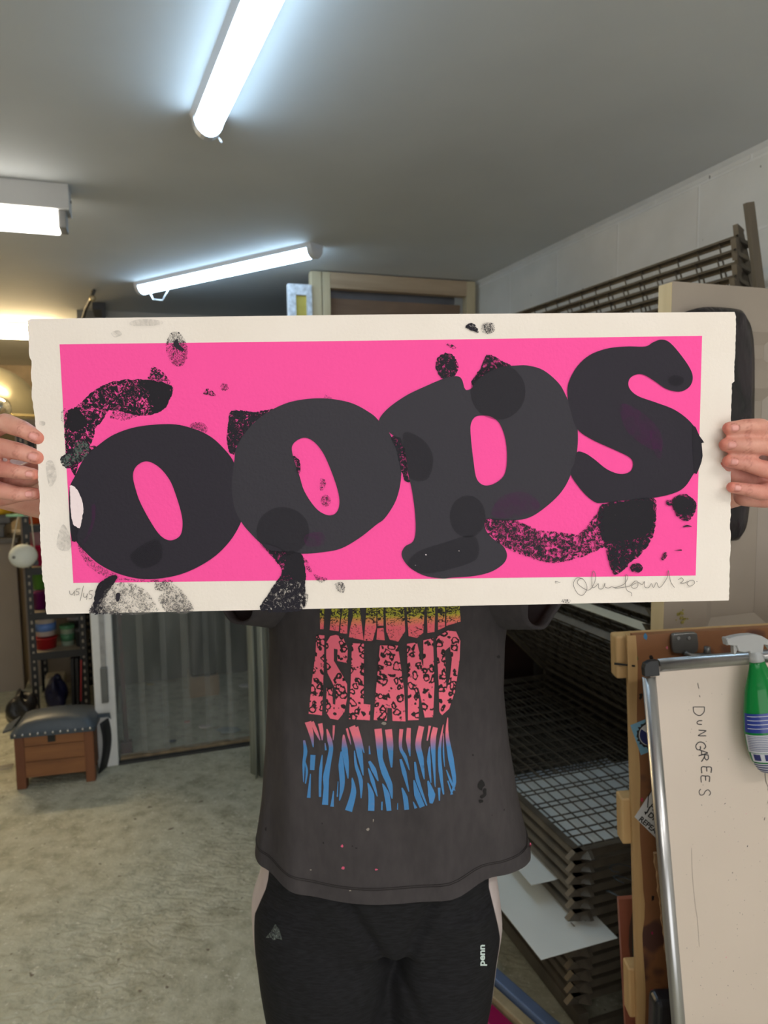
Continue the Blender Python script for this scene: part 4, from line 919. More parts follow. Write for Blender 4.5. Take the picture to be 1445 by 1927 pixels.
shape([[(112, 648), (700, 641), (1321, 632), (1315, 860), (1309, 1083), (700, 1090.5), (138, 1097), (124, 860)]], PINK, smooth=0)
# letters
O1o = [(315, 798), (352, 803), (392, 819), (420, 843), (441, 872), (455, 920), (458, 955), (453.6, 982), (432, 1019), (396, 1053), (342, 1080), (281, 1090), (230, 1082), (187, 1062), (155, 1033), (142, 1017), (133, 1004), (130, 954), (131, 918), (141, 896), (159, 862), (186, 837), (216, 817), (259, 803)]
O1i = [(276, 868), (257, 877), (250, 896), (257, 927), (266, 950), (284, 983), (302, 1008), (320, 1017), (337, 1010), (343, 995), (342, 970), (331, 932), (319, 903), (299, 879)]
O2o = [(441, 866), (445, 842), (466, 808), (497, 780), (538, 759), (580, 750.5), (621, 750.5), (663, 759), (698, 778), (713, 792), (732, 814), (749, 852), (755, 894), (746, 939), (725, 974), (708, 987.5), (677, 1012), (642, 1032), (608, 1039), (570, 1042), (531, 1039), (497, 1027), (469, 1001), (454, 982), (441.5, 957), (436, 915)]
O2i = [(570, 824), (552, 835), (550, 853), (563, 894), (573, 925), (594, 956), (614.5, 969), (630, 967), (638, 953), (637, 929), (625, 891), (608, 852.6), (589, 830)]
Po = [(713, 792), (729, 769.5), (763, 745), (798, 728), (836, 712), (860, 708), (869, 714), (874, 730), (879, 734), (888, 730), (897, 716), (920, 700), (945, 690), (969, 688), (994, 688), (1023, 697), (1052, 722), (1067, 749), (1081, 778), (1087, 811), (1085.5, 850), (1074, 893), (1056, 926), (1027, 954), (998, 973), (969, 979), (932, 979), (918, 975), (912, 984), (915, 999), (928, 1014), (947, 1028), (954, 1045), (947, 1061), (924, 1076), (891, 1084), (850, 1087), (832, 1088.6), (798, 1083), (770, 1067), (756, 1046), (761.6, 1029), (777, 1019), (782, 998), (780.6, 963), (775, 922), (768.5, 894), (761, 849), (746, 825), (725, 808)]
Pi = [(912, 782), (895, 784), (886, 798), (886, 823), (891, 868), (897, 901), (912, 913.5), (932, 909), (949, 893), (954, 864), (951, 827), (940.6, 798), (926, 785)]
So = [(1068, 745), (1070, 720), (1085, 691), (1109, 668.5), (1142, 656), (1179, 652), (1214, 652), (1229, 644), (1245, 639), (1262, 646), (1286.5, 675), (1301, 699), (1303, 716), (1295, 730), (1278, 737), (1254, 732), (1233, 718), (1212, 705.6), (1196, 705), (1184, 714), (1184, 730), (1200, 745), (1233, 757), (1270, 771.5), (1299, 794), (1315, 819), (1320, 843.5), (1317, 868), (1303, 895), (1286.5, 918), (1262, 930), (1221, 938), (1171, 942), (1134, 946.5), (1118, 944), (1097, 926), (1074, 893), (1080, 873), (1085.5, 851), (1101, 853), (1118, 864), (1142, 883), (1167, 892), (1186, 887), (1191, 872), (1183.5, 860), (1155, 846), (1113.5, 827), (1086, 807), (1074, 775)]
# distressed passes around the letters (under them)
shape([z1((370, 590), (430, 560), (500, 490), (600, 430), (720, 405), (850, 410), (970, 440), (968, 500), (930, 570), (860, 600), (780, 608), (700, 590), (620, 580), (590, 620), (540, 680), (530, 740), (500, 800), (450, 860), (430, 950), (400, 910), (378, 860), (368, 780), (366, 690))], SPOTD)
shape([z1((800, 408), (880, 412), (970, 440), (968, 500), (930, 570), (870, 598), (850, 560), (835, 520), (850, 470), (790, 440))], SPOTV)
shape([z1((385, 590), (430, 572), (495, 640), (470, 680), (395, 695))], SPOTV)
shape([z1((700, 560), (800, 585), (790, 610), (700, 632), (630, 622), (640, 585))], SPOTL)
shape([z1((340, 850), (430, 800), (550, 780), (520, 830), (460, 870), (380, 905))], SPOTD); shape([z1((420, 770), (490, 760), (500, 830), (430, 870))], GREEN); shape([z1((345, 860), (420, 815), (425, 870), (375, 902))], GREEN)
shape([z1((345, 600), (372, 570), (374, 680), (352, 640))], SPOTL)
shape([z1((862, 330), (920, 360), (952, 400), (962, 432), (848, 412), (852, 360))], SPOT, smooth=3)
shape([z1((1310, 582), (1380, 582), (1445, 590), (1560, 580), (1400, 760), (1322, 830), (1290, 790), (1284, 700), (1300, 620))], SPOTD, smooth=3)
shape([z3((100, 500), (200, 505), (270, 520), (380, 488), (330, 540), (180, 640), (112, 735), (80, 680), (84, 600))], SPOT, smooth=3)
def ell(cx_, cy_, rx_, ry_, rot=0, n=22): return [(cx_+rx_*math.cos(t)*math.cos(rot)-ry_*math.sin(t)*math.sin(rot), cy_+rx_*math.cos(t)*math.sin(rot)+ry_*math.sin(t)*math.cos(rot)) for t in [2*math.pi*k/n for k in range(n)]]
shape([ell(333, 657, 20, 33, -.15)], FING, smooth=0); shape([ell(336, 650, 12, 14)], FING, smooth=0); shape([z1((985, 190), (1005, 175), (1015, 205), (1045, 235), (1020, 240), (985, 215))], BLACK)
shape([z1((1152, 485), (1175, 458), (1200, 465), (1225, 495), (1190, 495))], SPOT); shape([ell(422, 728, 8, 8)], FING, smooth=0)
shape([ell(374, 806, 17, 12, .2)], FING, smooth=0); shape([z3((600, 435), (612, 412), (650, 430), (640, 440))], FING, smooth=0)
shape([ell(841, 689, 21, 25)], SPOTD, smooth=0); shape([z3((1265, 135), (1290, 138), (1325, 157), (1300, 160))], SPOT)
shape([z4((160, 212), (220, 235), (275, 262), (330, 300), (300, 370), (180, 380), (95, 355), (100, 320), (130, 280))], SPOTD, smooth=2)
shape([z4((60, 85), (85, 70), (108, 78), (122, 112), (95, 105))], SPOTD); shape([ell(918, 617, 14, 11)], FING, smooth=0); shape([ell(918, 617, 10, 8)], SPOTL, smooth=0)
shape([z3((972, 645), (1018, 650), (1045, 720), (1065, 850), (1072, 885), (1045, 880), (1020, 800), (1000, 720))], SPOTD)
shape([z3((275, 1225), (380, 1262), (480, 1275), (500, 1340), (505, 1420), (500, 1500), (485, 1586), (262, 1588), (300, 1500), (345, 1430), (375, 1370), (330, 1300))], SPOTD, smooth=3)
shape([z3((410, 1270), (480, 1275), (500, 1350), (504, 1420), (440, 1420), (400, 1350))], SPOTV, smooth=3)
for q in (((500, 1315), (520, 1320), (540, 1375), (515, 1365)), ((550, 1385), (580, 1400), (625, 1412), (600, 1435), (565, 1420)), ((665, 1445), (700, 1430), (720, 1455), (710, 1490), (680, 1480)), ((500, 1500), (520, 1500), (510, 1560), (490, 1570))): shape([z3(*q)], FING, smooth=3)
shape([z5((152, 232), (230, 238), (290, 240), (400, 285), (540, 300), (590, 300), (650, 225), (700, 190), (700, 330), (700, 360), (600, 405), (500, 430), (430, 432), (300, 390), (220, 345), (165, 300))], SPOT, smooth=3)
shape([z5((190, 240), (290, 245), (390, 290), (420, 400), (300, 385), (220, 340))], SPOTL, smooth=3)
shape([z5((690, 165), (800, 150), (920, 140), (935, 200), (925, 300), (900, 350), (860, 400), (810, 440), (770, 478), (740, 483), (715, 420), (700, 360), (668, 260), (670, 200))], SPOTD, smooth=3)
shape([z5((720, 170), (900, 150), (920, 200), (910, 280), (860, 320), (760, 335), (705, 330), (690, 240))], SPOTV)
shape([z5((735, 370), (830, 330), (830, 410), (770, 478), (738, 480))], SPOTD)
shape([z5((1005, 150), (1060, 120), (1100, 145), (1117, 180), (1095, 235), (1060, 242), (1025, 215))], SPOTD); shape([z5((1010, 152), (1055, 130), (1090, 160), (1080, 210), (1030, 205))], SPOTV)
shape([z5((980, 150), (1005, 150), (1010, 172), (985, 170))], SPOTD); shape([ell(1198, 1068.5, 12, 9)], SPOTD, smooth=0)
shape([z5((1055, 272), (1075, 262), (1098, 270), (1078, 270))], BLACK); shape([z5((1015, 378), (1050, 374), (1052, 380))], BLACK, smooth=0); shape([z5((965, 395), (985, 392), (975, 420), (960, 420))], SPOT)
shape([ell(1049, 1096, 5, 3)], GREY, smooth=0); shape([ell(1065, 1131, 9, 4)], GREY, smooth=0)
shape([z2((410, 340), (430, 360), (480, 430), (600, 500), (700, 530), (880, 530), (880, 545), (620, 530), (500, 490), (425, 410))], SPOTL)
# letters proper
lz = .00115
shape([O1o, O1i], BLACK, z=lz); shape([O2o, O2i], BLACKG, z=lz+.00006); shape([Po, Pi], BLACKG, z=lz+.00012); shape([So], BLACK, z=lz+.00018)
lay[0] = 30
shape([[(1303, 800), (1316, 820), (1325, 833), (1320, 834), (1322, 858), (1316, 880), (1306, 890)]], BLACK2, smooth=2)
shape([[(131, 915), (139, 915), (150, 930), (157, 952), (155, 972), (150, 994), (143, 990), (138, 986), (134, 972), (132.5, 940)]], WHB, smooth=2)
shape([z2((372, 250), (395, 255), (410, 270), (400, 300), (405, 325), (375, 328))], BLACK2, smooth=2)
shape([ell(937, 737, 52, 53)], HALF, smooth=0); shape([ell(532, 1000, 50, 46)], HALF, smooth=0); shape([ell(880, 972, 34, 40)], HALF, smooth=0)
shape([z3((1040, 620), (1120, 640), (1180, 700), (1200, 780), (1170, 870), (1100, 880), (1066, 850), (1040, 740))], HALF)
shape([z3((1062, 1340), (1110, 1270), (1250, 1220), (1420, 1180), (1440, 1300), (1300, 1360), (1150, 1385))], HALF)
shape([z4((770, 440), (860, 470), (950, 560), (960, 650), (900, 640), (800, 560))], PURP); shape([z4((905, 560), (935, 570), (960, 640), (950, 690), (920, 640))], PURP)
shape([z4((230, 860), (330, 840), (400, 890), (380, 930), (250, 960), (180, 940))], PURP); shape([z3((500, 1180), (590, 1160), (610, 1220), (520, 1240))], PURP)
shape([z2((680, 410), (740, 350), (820, 320), (850, 380), (830, 440), (740, 470))], HALF); shape([z2((480, 140), (500, 150), (490, 240), (450, 330), (430, 345), (460, 280), (480, 220))], PURP)
shape([ell(1272, 716, 15, 10)], HALF, smooth=0)
shape([z3((440, 745), (470, 770), (480, 830), (462, 850), (455, 800))], SPOTD); shape([z3((585, 870), (615, 880), (610, 920), (585, 932))], FING); shape([ell(613, 942, 9, 11)], FING, smooth=0)
shape([z3((270, 1222), (330, 1235), (380, 1262), (330, 1262), (290, 1250))], BLACK)
for c_, r_ in (((1160, 1283), 3.2), ((1103, 1340), 1.4), ((1340, 1262), 2)): shape([z3(*ell(c_[0], c_[1], r_*1.4, r_, .3, 8))], WHB, smooth=0)
for c_ in ((745, 215), (295, 207), (850, 180), (785, 270), (720, 230)): shape([z5(*ell(c_[0], c_[1], 2.6, 2.2, 0, 7))], GREY, smooth=0)
# lower left handprint on the margin
shape([z2((500, 706), (488, 690), (495, 620), (510, 560), (570, 512), (612, 512), (590, 560), (560, 600), (530, 640), (512, 706))], SPOTV, smooth=3)
shape([z2((470, 708), (480, 660), (530, 600), (560, 610), (540, 660), (600, 690), (620, 706))], SPOT, smooth=3)
shape([z2((520, 640), (580, 560), (660, 545), (750, 580), (800, 640), (815, 704), (520, 706))], GREY, smooth=3); shape([z2((605, 605), (628, 602), (622, 640), (608, 642))], BLACK, smooth=3)
shape([z2((812, 545), (890, 545), (950, 590), (990, 640), (1005, 700), (880, 704), (840, 660), (825, 620), (860, 600), (825, 590))], GREY, smooth=3); shape([z2((812, 545), (870, 540), (890, 570), (850, 590), (815, 585))], SPOTL, smooth=3)
shape([z2((840, 640), (900, 600), (960, 640), (990, 700), (870, 700))], GREY, smooth=3)
# faint thumb smears on the margin
for q in (z1((735, 80), (800, 62), (910, 70), (905, 95), (760, 100)), z1((630, 140), (670, 125), (690, 150), (650, 165)), z2((295, 340), (330, 240), (375, 330), (360, 375), (320, 378)), z1((260, 880), (300, 870), (320, 960), (280, 1010)), z1((225, 640), (255, 645), (250, 665), (225, 660))): shape([q], SMUDGE)
# pencil writing
def pencil(pts, w, n=5, z=None):
    lay[0] += 1; d = .0005+LIFT*.2; c = cr(pts, n, False); A, B = stroke2d(c, w); pr.cur = GRAPH; b = len(pr.v); L = len(A); pr.v += [PP(p.x, p.y, .0022) for p in A+B]
    for j in range(L-1): pr.face([b+j, b+j+1, b+L+j+1, b+L+j])
for s_ in (((362, 588), (366, 605), (378, 607), (390, 590)), ((388, 588), (388, 615)), ((420, 578), (400, 580), (398, 592), (410, 594), (412, 606), (396, 610)), ((436, 562), (428, 600), (418, 642)), ((438, 600), (436, 618), (448, 622), (458, 606)), ((456, 602), (452, 636)), ((486, 588), (468, 590), (466, 604), (480, 610), (478, 628), (464, 630))): pencil(z2(*s_), .95)
sig = [((600, 508), (570, 505), (556, 535), (575, 575), (600, 582), (618, 550), (605, 515), (585, 508), (575, 530), (620, 560), (645, 540), (658, 500), (648, 472), (640, 500), (642, 545), (655, 545), (670, 530), (672, 552), (690, 552), (700, 528), (700, 545), (715, 550), (730, 545), (745, 548), (760, 545)),
 ((760, 545), (790, 530), (805, 500), (795, 490), (793, 530), (800, 560), (820, 572), (822, 588)), ((745, 552), (790, 546), (815, 540), (835, 520), (850, 522), (848, 545), (830, 552), (822, 540), (850, 525), (870, 535), (880, 520), (882, 545), (900, 548), (912, 530), (922, 548), (935, 525), (945, 546), (960, 540), (985, 500), (990, 470), (1000, 520), (1018, 548)),
 ((1035, 512), (1050, 504), (1058, 515), (1045, 528), (1062, 527), (1078, 520)), ((1085, 518), (1075, 530), (1088, 542), (1108, 530), (1105, 516), (1085, 516)), ((1118, 520), (1122, 521))]
for s_ in sig: pencil(z5(*s_), .95)
po = obj('screen_print', pr, PM, recalc=False, base=PP(717, 1143, 0))
tag(po, 'pink and black OOPS screen print on deckle-edged white paper held up by the person', 'art print')
# ================================================================== THE PERSON
YC_ = 1.15
person = empty('person', V((.0, YC_+.02, 0)), 'person in dark grey t-shirt and black track trousers holding up the print', 'person')
def cap_mesh(segs):
    """union of tapered capsules as separate closed shells"""
    mb = MB()
    for p, q, r0, r1 in segs:
        p = V(p); q = V(q); d = q-p; L = d.length
        if L < 1e-5: mb.ball(p, r0, 14, 10); continue
        d /= L; n = 14; prof = [(-r0*math.cos(t), max(.0004, r0*math.sin(t))) for t in [math.pi/2*k/5 for k in range(6)]]+[(L+r1*math.sin(t), max(.0004, r1*math.cos(t))) for t in [math.pi/2*k/5 for k in range(6)]]
        mb.lathe(p, d, prof, n)
    return mb
def chain(pts, rs): return [(pts[i], pts[i+1], rs[i], rs[i+1]) for i in range(len(pts)-1)]
def remesh(name, mb, vox, smooth_it=4, fac=.5):
    me = mb.mesh(name); bm = bmesh.new(); bm.from_mesh(me); bmesh.ops.recalc_face_normals(bm, faces=bm.faces); bm.to_mesh(me); bm.free()
    o = bpy.data.objects.new(name, me); COL.objects.link(o)
    r = o.modifiers.new('r', 'REMESH'); r.mode = 'VOXEL'; r.voxel_size = vox; r.use_smooth_shade = True
    s = o.modifiers.new('s', 'SMOOTH'); s.iterations = smooth_it; s.factor = fac
    m2 = bpy.data.meshes.new_from_object(o.evaluated_get(bpy.context.evaluated_depsgraph_get())); bpy.data.objects.remove(o); bpy.data.meshes.remove(me); m2.name = name
    for p in m2.polygons: p.use_smooth = True
    return m2
DP_ = Q0.y
def ball_seg(c, r): return (c, c, r, r)
seg = []
# trunk, neck, legs
seg += chain([(0, YC_+.02, .98), (0, YC_+.02, 1.08), (0, YC_+.03, 1.28), (0, YC_+.02, 1.44)], [.095, .10, .10, .10])
for s in (-1, 1):
    seg += chain([(s*.085, YC_+.02, .96), (s*.095, YC_+.02, 1.1), (s*.10, YC_+.03, 1.3), (s*.11, YC_+.02, 1.42)], [.082, .085, .09, .08])
    seg += chain([(s*.09, YC_+.02, .92), (s*.11, YC_+.03, .52), (s*.12, YC_+.05, .12)], [.088, .056, .040])
    seg += chain([(s*.11, YC_+.04, .45), (s*.115, YC_+.065, .33)], [.05, .055])
    seg += chain([(s*.12, YC_+.06, .06), (s*.14, YC_-.06, .04), (s*.145, YC_-.12, .035)], [.04, .036, .030])
    seg += chain([(0, YC_+.03, 1.50), (s*.17, YC_+.01, 1.475)], [.05, .062])
seg += chain([(0, YC_+.03, 1.46), (0, YC_+.01, 1.585), (0, YC_, 1.63)], [.062, .055, .058])
HC = V((0, YC_-.01, 1.735))
# arms: shoulder, elbow, wrist
def arm(s, wr): return chain([(s*.165, YC_+.02, 1.47), (s*.215, YC_-.09, 1.535), (s*.262, YC_-.19, 1.60)], [.056, .046, .040])+chain([(s*.262, YC_-.19, 1.60), lerp(V((s*.262, YC_-.19, 1.60)), wr, .35), wr], [.041, .041, .027])
def PH(px, py, dy): return Py(px, py, DP_+.012+dy)      # dy from the sheet, negative in front
k = .70/1336
# person's left hand (right in the picture)
wrR = V((.440, .778, 1.668))
seg += arm(1, wrR)
fR = [[(1372, 806, -.0085), (1402, 803, -.0105), (1430, 804, -.006), (1462, 826, .030)], [(1366, 837, -.0085), (1402, 838, -.012), (1445, 840, -.006), (1478, 850, .034)], [(1371, 868, -.0075), (1402, 872, -.010), (1442, 884, -.004), (1474, 882, .036)], [(1378, 917, -.007), (1404, 921, -.007), (1433, 927, -.001), (1462, 918, .034)]]
rR = [[13.5, 16, 18.5, 20], [14, 17, 19.5, 20], [13, 15.5, 18, 19], [12, 13.5, 17, 17]]
knR = []
NAILS = []
def finger(F, R_, kn, s):
    P_ = [PH(*f) for f in F]; r = [x*.70/1336*1.0 for x in R_]
    tipc = P_[0]
    seg.extend(chain(P_, r)); kn.append((P_[-1], r[-1]))
    d = (P_[0]-P_[1]).normalized(); NAILS.append((P_[0]+d*r[0]*.15-d*.0035, d, r[0]))
rR = [[x*.94 for x in q] for q in rR]
for F, R_ in zip(fR, rR): finger(F, R_, knR, 1)
for p, r in knR: seg.append((p, lerp(p, wrR, .75), r*1.05, .017))
seg += chain([knR[0][0], knR[3][0]], [.011, .010])
seg += chain([lerp(knR[0][0], wrR, .4), lerp(knR[3][0], wrR, .4)], [.014, .014])
# thumb behind the sheet, heel of the hand showing below
seg += chain([lerp(V(wrR), knR[3][0], .25), PH(1428, 915, .030), PH(1398, 908, .020), PH(1362, 880, .013), PH(1330, 862, .012)], [.016, .0155, .0125, .011, .009])
seg += chain([PH(1440, 935, .032), PH(1400, 934, .020)], [.012, .0105])
# person's right hand (left in the picture)
wrL = V((-.440, .775, 1.668))
seg += arm(-1, wrL)
fL = [[(73, 824, -.0095), (43, 808, -.012), (10, 796, -.006), (-28, 812, .028)], [(72, 861, -.0095), (38, 850, -.012), (0, 842, -.006), (-34, 848, .032)], [(65, 893, -.008), (34, 888, -.010), (0, 882, -.004), (-32, 884, .034)], [(66, 929, .010), (34, 930, .004), (-2, 922, .006), (-30, 916, .034)]]
rL = [[14.5, 18, 20, 21], [15, 18, 20, 21], [12.5, 15, 17.5, 19], [13.5, 16, 18, 18]]
knL = []
rL = [[x*.93 for x in q] for q in rL]
for F, R_ in zip(fL, rL): finger(F, R_, knL, -1)
for p, r in knL: seg.append((p, lerp(p, wrL, .75), r*1.05, .017))
seg += chain([knL[0][0], knL[3][0]], [.011, .010])
seg += chain([lerp(knL[0][0], wrL, .4), lerp(knL[3][0], wrL, .4)], [.014, .014])
seg += chain([lerp(V(wrL), knL[3][0], .25), PH(20, 905, .034), PH(50, 895, .022), PH(84, 878, .014), PH(112, 862, .0125)], [.016, .0155, .0125, .011, .009])
seg += chain([PH(0, 932, .034), PH(40, 926, .024)], [.012, .010])
bm_ = cap_mesh(seg)
# head: skull, jaw, nose, ears, brow, lips
bm_.ball(HC+V((0, .015, .025)), .092, 22, 16, (.80, 1.0, .98)); bm_.ball(HC+V((0, -.012, -.04)), .066, 20, 14, (.86, 1.0, 1.0))
bm_.ball(HC+V((0, -.045, -.085)), .026, 14, 10, (1.1, 1, .8))
for p, q, r0, r1 in (((0, -.082, .012), (0, -.100, -.022), .009, .0125), ((-.010, -.086, -.026), (.010, -.086, -.026), .008, .008), ((-.032, -.074, .022), (.032, -.074, .022), .011, .011), ((-.016, -.079, -.053), (.016, -.079, -.053), .0075, .0075), ((-.045, -.052, -.015), (-.05, -.02, -.02), .016, .018), ((.045, -.052, -.015), (.05, -.02, -.02), .016, .018)):
    for sgm in cap_mesh([(HC+V(p), HC+V(q), r0, r1)]).__dict__['f'][:0]: pass
    m_ = cap_mesh([(HC+V(p), HC+V(q), r0, r1)]); b = len(bm_.v); bm_.v += m_.v
    for f_ in m_.f: bm_.face([b+i for i in f_])
for s in (-1, 1): bm_.ball(HC+V((s*.077, .012, -.005)), .03, 14, 10, (.28, .55, 1))
body = remesh('body', bm_, .0019, 2, .5)
def m_skin():
    t = NT('skin'); c = t.co(); n = t.noise(c, 45, 4, .6); n2 = t.noise(c, 12, 2)
    r = t.ramp(n, [(.3, rgb(186, 122, 106)), (.5, rgb(208, 152, 132)), (.7, rgb(220, 170, 150))]); r2 = t.ramp(n2, [(.35, rgb(198, 122, 112)), (.65, rgb(214, 164, 142))])
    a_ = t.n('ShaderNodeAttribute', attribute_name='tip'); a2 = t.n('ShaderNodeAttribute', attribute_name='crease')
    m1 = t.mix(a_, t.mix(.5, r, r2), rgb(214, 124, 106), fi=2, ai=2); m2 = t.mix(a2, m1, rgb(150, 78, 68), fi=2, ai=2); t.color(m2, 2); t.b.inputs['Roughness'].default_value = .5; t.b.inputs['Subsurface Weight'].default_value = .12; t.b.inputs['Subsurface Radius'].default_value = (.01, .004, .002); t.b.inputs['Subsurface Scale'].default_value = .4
    v = t.noise(t.co(), 700, 3); t.bump(v, .2, .0012); return t.m
skin = m_skin(); lip = simple('lips', rgb(176, 100, 96), rough=.5); nail_m = simple('fingernail', rgb(214, 150, 140), rough=.25, var=.05, vs=60)
tipm = simple('skin_fingertip', rgb(214, 122, 102), rough=.5, var=.12, vs=60, bump=.2, bs=700, bd=.001)
body.materials.clear()
bo_ = obj('body', body, [skin, lip], parent=person, recalc=False)
Wp = wm(person); tips = [(Wp.inverted() @ (c+d*r*.45), r) for c, d, r in NAILS]
for p in bo_.data.polygons:
    c = p.center
    if c.z > 1.6:
        q = Wp @ c - HC
        if abs(q.x) < .024 and q.y < -.076 and -.063 < q.z < -.044: p.material_index = 1
ta = bo_.data.attributes.new('tip', 'FLOAT', 'POINT'); ca = bo_.data.attributes.new('crease', 'FLOAT', 'POINT')
sst = lambda x: 0 if x < 0 else 1 if x > 1 else x*x*(3-2*x)
joints = []
for F in fR+fL:
    P_ = [PH(*f) for f in F]
    for k_, amt in ((1, .5), (2, .4)):
        dd = (P_[k_-1]-P_[k_+1]).normalized(); joints.append((P_[k_], dd, amt))
for i, v in enumerate(bo_.data.vertices):
    p = Wp @ v.co
    if p.y > .80 or abs(p.x) < .28: continue
    tv = 0; cv = 0
    for c, d, r in NAILS:
        q = p-c
        if q.length < r*2.6:
            tv = max(tv, sst((q.dot(d)/r+.1)*.9)*.75*sst((2.4-q.length/r)))
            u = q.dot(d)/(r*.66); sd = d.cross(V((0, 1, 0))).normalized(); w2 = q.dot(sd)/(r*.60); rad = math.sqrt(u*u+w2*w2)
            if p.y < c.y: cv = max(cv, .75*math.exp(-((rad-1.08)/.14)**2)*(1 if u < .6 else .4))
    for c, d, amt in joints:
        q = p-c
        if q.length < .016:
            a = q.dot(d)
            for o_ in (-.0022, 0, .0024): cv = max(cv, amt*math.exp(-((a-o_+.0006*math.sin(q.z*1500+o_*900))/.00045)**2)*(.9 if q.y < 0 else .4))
    ta.data[i].value = tv; ca.data[i].value = cv
    if cv > .05: v.co.y += .0005*cv
# nails: thin curved plates set on the finger backs, part of the same skin surface object
nm = MB()
bvh = BVHTree.FromPolygons([Wp @ v.co for v in bo_.data.vertices], [tuple(p.vertices) for p in bo_.data.polygons if (Wp @ p.center).y < .80 and abs((Wp @ p.center).x) > .28])
for c, d, r in NAILS:
    sd = d.cross(V((0, 1, 0))).normalized(); g = []
    for i in range(9):
        row = []
        for j in range(9):
            u, v_ = -1+i/4, -1+j/4; uu = u*math.sqrt(1-v_*v_*.42); vv = v_*math.sqrt(1-u*u*.42)
            p = c+d*uu*r*.62+sd*vv*r*.56; h_ = bvh.ray_cast(p-V((0, .03, 0)), V((0, 1, 0)), .06)
            e_ = max(abs(u), abs(v_)); row.append((h_[0] if h_[0] else p)+V((0, -.00075 if e_ < .95 else .0006, 0)))
        g.append(row)
    nm = MB(); nm.grid(g); obj('fingernail', nm, nail_m, parent=bo_, recalc=False)
# eyes closed forms + hair
em = MB()
for s in (-1, 1): em.ball(HC+V((s*.031, -.068, .004)), .0125, 14, 10)
em.cur = 1
for s in (-1, 1): em.ball(HC+V((s*.031, -.0775, .004)), .0045, 10, 8, (1, .6, 1))
obj('eyes', em, [simple('eye_white', rgb(225, 220, 215), rough=.2), simple('eye_dark', rgb(50, 40, 36), rough=.2)], parent=person)
hm = MB(); rows = []
for i in range(13):
    ph = math.pi*.56*i/12; rows.append([HC+V((math.sin(ph)*math.cos(t)*.079, .018+math.sin(ph)*math.sin(t)*.098*(1 if math.sin(t) > 0 else .93-.12*max(0, ph-1.2)), .030+math.cos(ph)*.097*(1 if ph < 1.5708 else (1.0 if math.sin(t) > -.2 else .1)))) * 1 + V((0, 0, .002*math.sin(9*t+i))) for t in [2*math.pi*k_/36 for k_ in range(36)]])
hm.grid(rows, True); ho = obj('hair', hm, simple('brown_hair', rgb(74, 54, 40), rough=.6, var=.4, vs=90, bump=.5, bs=200, stretch=(1, 1, .2)), parent=person); ho.modifiers.new('t', 'SOLIDIFY').thickness = .012
# ------------------------------------------------------------------ t-shirt
def shirt_mat():
    t = NT('washed_black_cotton'); c = t.co(); n = t.noise(c, 5, 4); n2 = t.noise(t.co((1, 1, .4)), 90, 3)
    a = t.ramp(n, [(.3, rgb(58, 55, 57)), (.7, rgb(71, 67, 68))]); b = t.ramp(n2, [(.3, rgb(55, 53, 55)), (.7, rgb(77, 73, 74))]); t.color(t.mix(.3, a, b), 2)
    t.b.inputs['Roughness'].default_value = .9; t.b.inputs['Specular IOR Level'].default_value = .15; t.bump(t.noise(c, 600, 2), .2, .001); return t.m
sm = shirt_mat()
silL = [(1080, 500), (1150, 504), (1200, 507), (1300, 505), (1400, 501), (1500, 493), (1560, 484), (1600, 480), (1640, 478), (1700, 478)]
silR = [(1080, 962), (1150, 956), (1215, 948), (1300, 946), (1400, 956), (1500, 972), (1560, 986), (1600, 998), (1640, 1001), (1700, 1001)]
NT_ = 96
sh = MB(); rows = []
zh = 1.012; NZ = 44
for i in range(NZ+1):
    f = i/NZ; z = lerp(zh, 1.455, f)
    # picture row whose side point lies at this height
    py_ = 1640
    for _ in range(6):
        P_ = Py(482, py_, YC_); py_ += (P_.z-z)*1336/YC_*.9
    xl = Py(interp(silL, py_), py_, YC_).x; xr = Py(interp(silR, py_), py_, YC_).x; cx_ = (xl+xr)/2; hw = (xr-xl)/2
    fd = lerp(.135, .125, f)+.012*math.sin(f*3); bdp = lerp(.155, .135, f); row = []
    for k_ in range(NT_):
        t = 2*math.pi*k_/NT_; c_, s_ = math.cos(t), math.sin(t); e = 2/2.35
        x = cx_+hw*math.copysign(abs(c_)**e, c_); dep = fd if s_ < 0 else bdp; y = YC_+.01+dep*math.copysign(abs(s_)**e, s_)
        fold = (1-f)*(.006*math.sin(t*7+1.3+f*1.5)+.0045*math.sin(t*12+f*3+.5))+.0028*math.sin(t*5+f*9)+.0016*math.sin(t*17+f*5)
        y += fold*(1 if abs(s_) > .25 else abs(s_)*4); x += fold*.25*c_
        zz = z-(1-f)**2*(.010*math.sin(t*3+.6))*1.0
        if s_ < 0: zz -= .006*(1-f)**3*abs(s_)
        row.append(V((x, y, zz)))
    rows.append(row)
top0 = rows[-1]
for z, kx, ky in ((1.49, .93, .92), (1.515, .82, .82), (1.535, .66, .72), (1.552, .50, .60), (1.562, .34, .50), (1.566, .31, .47)):
    rows.append([V((p.x*kx, YC_+.01+(p.y-YC_-.01)*ky, z)) for p in top0])
sh.grid(rows, True)
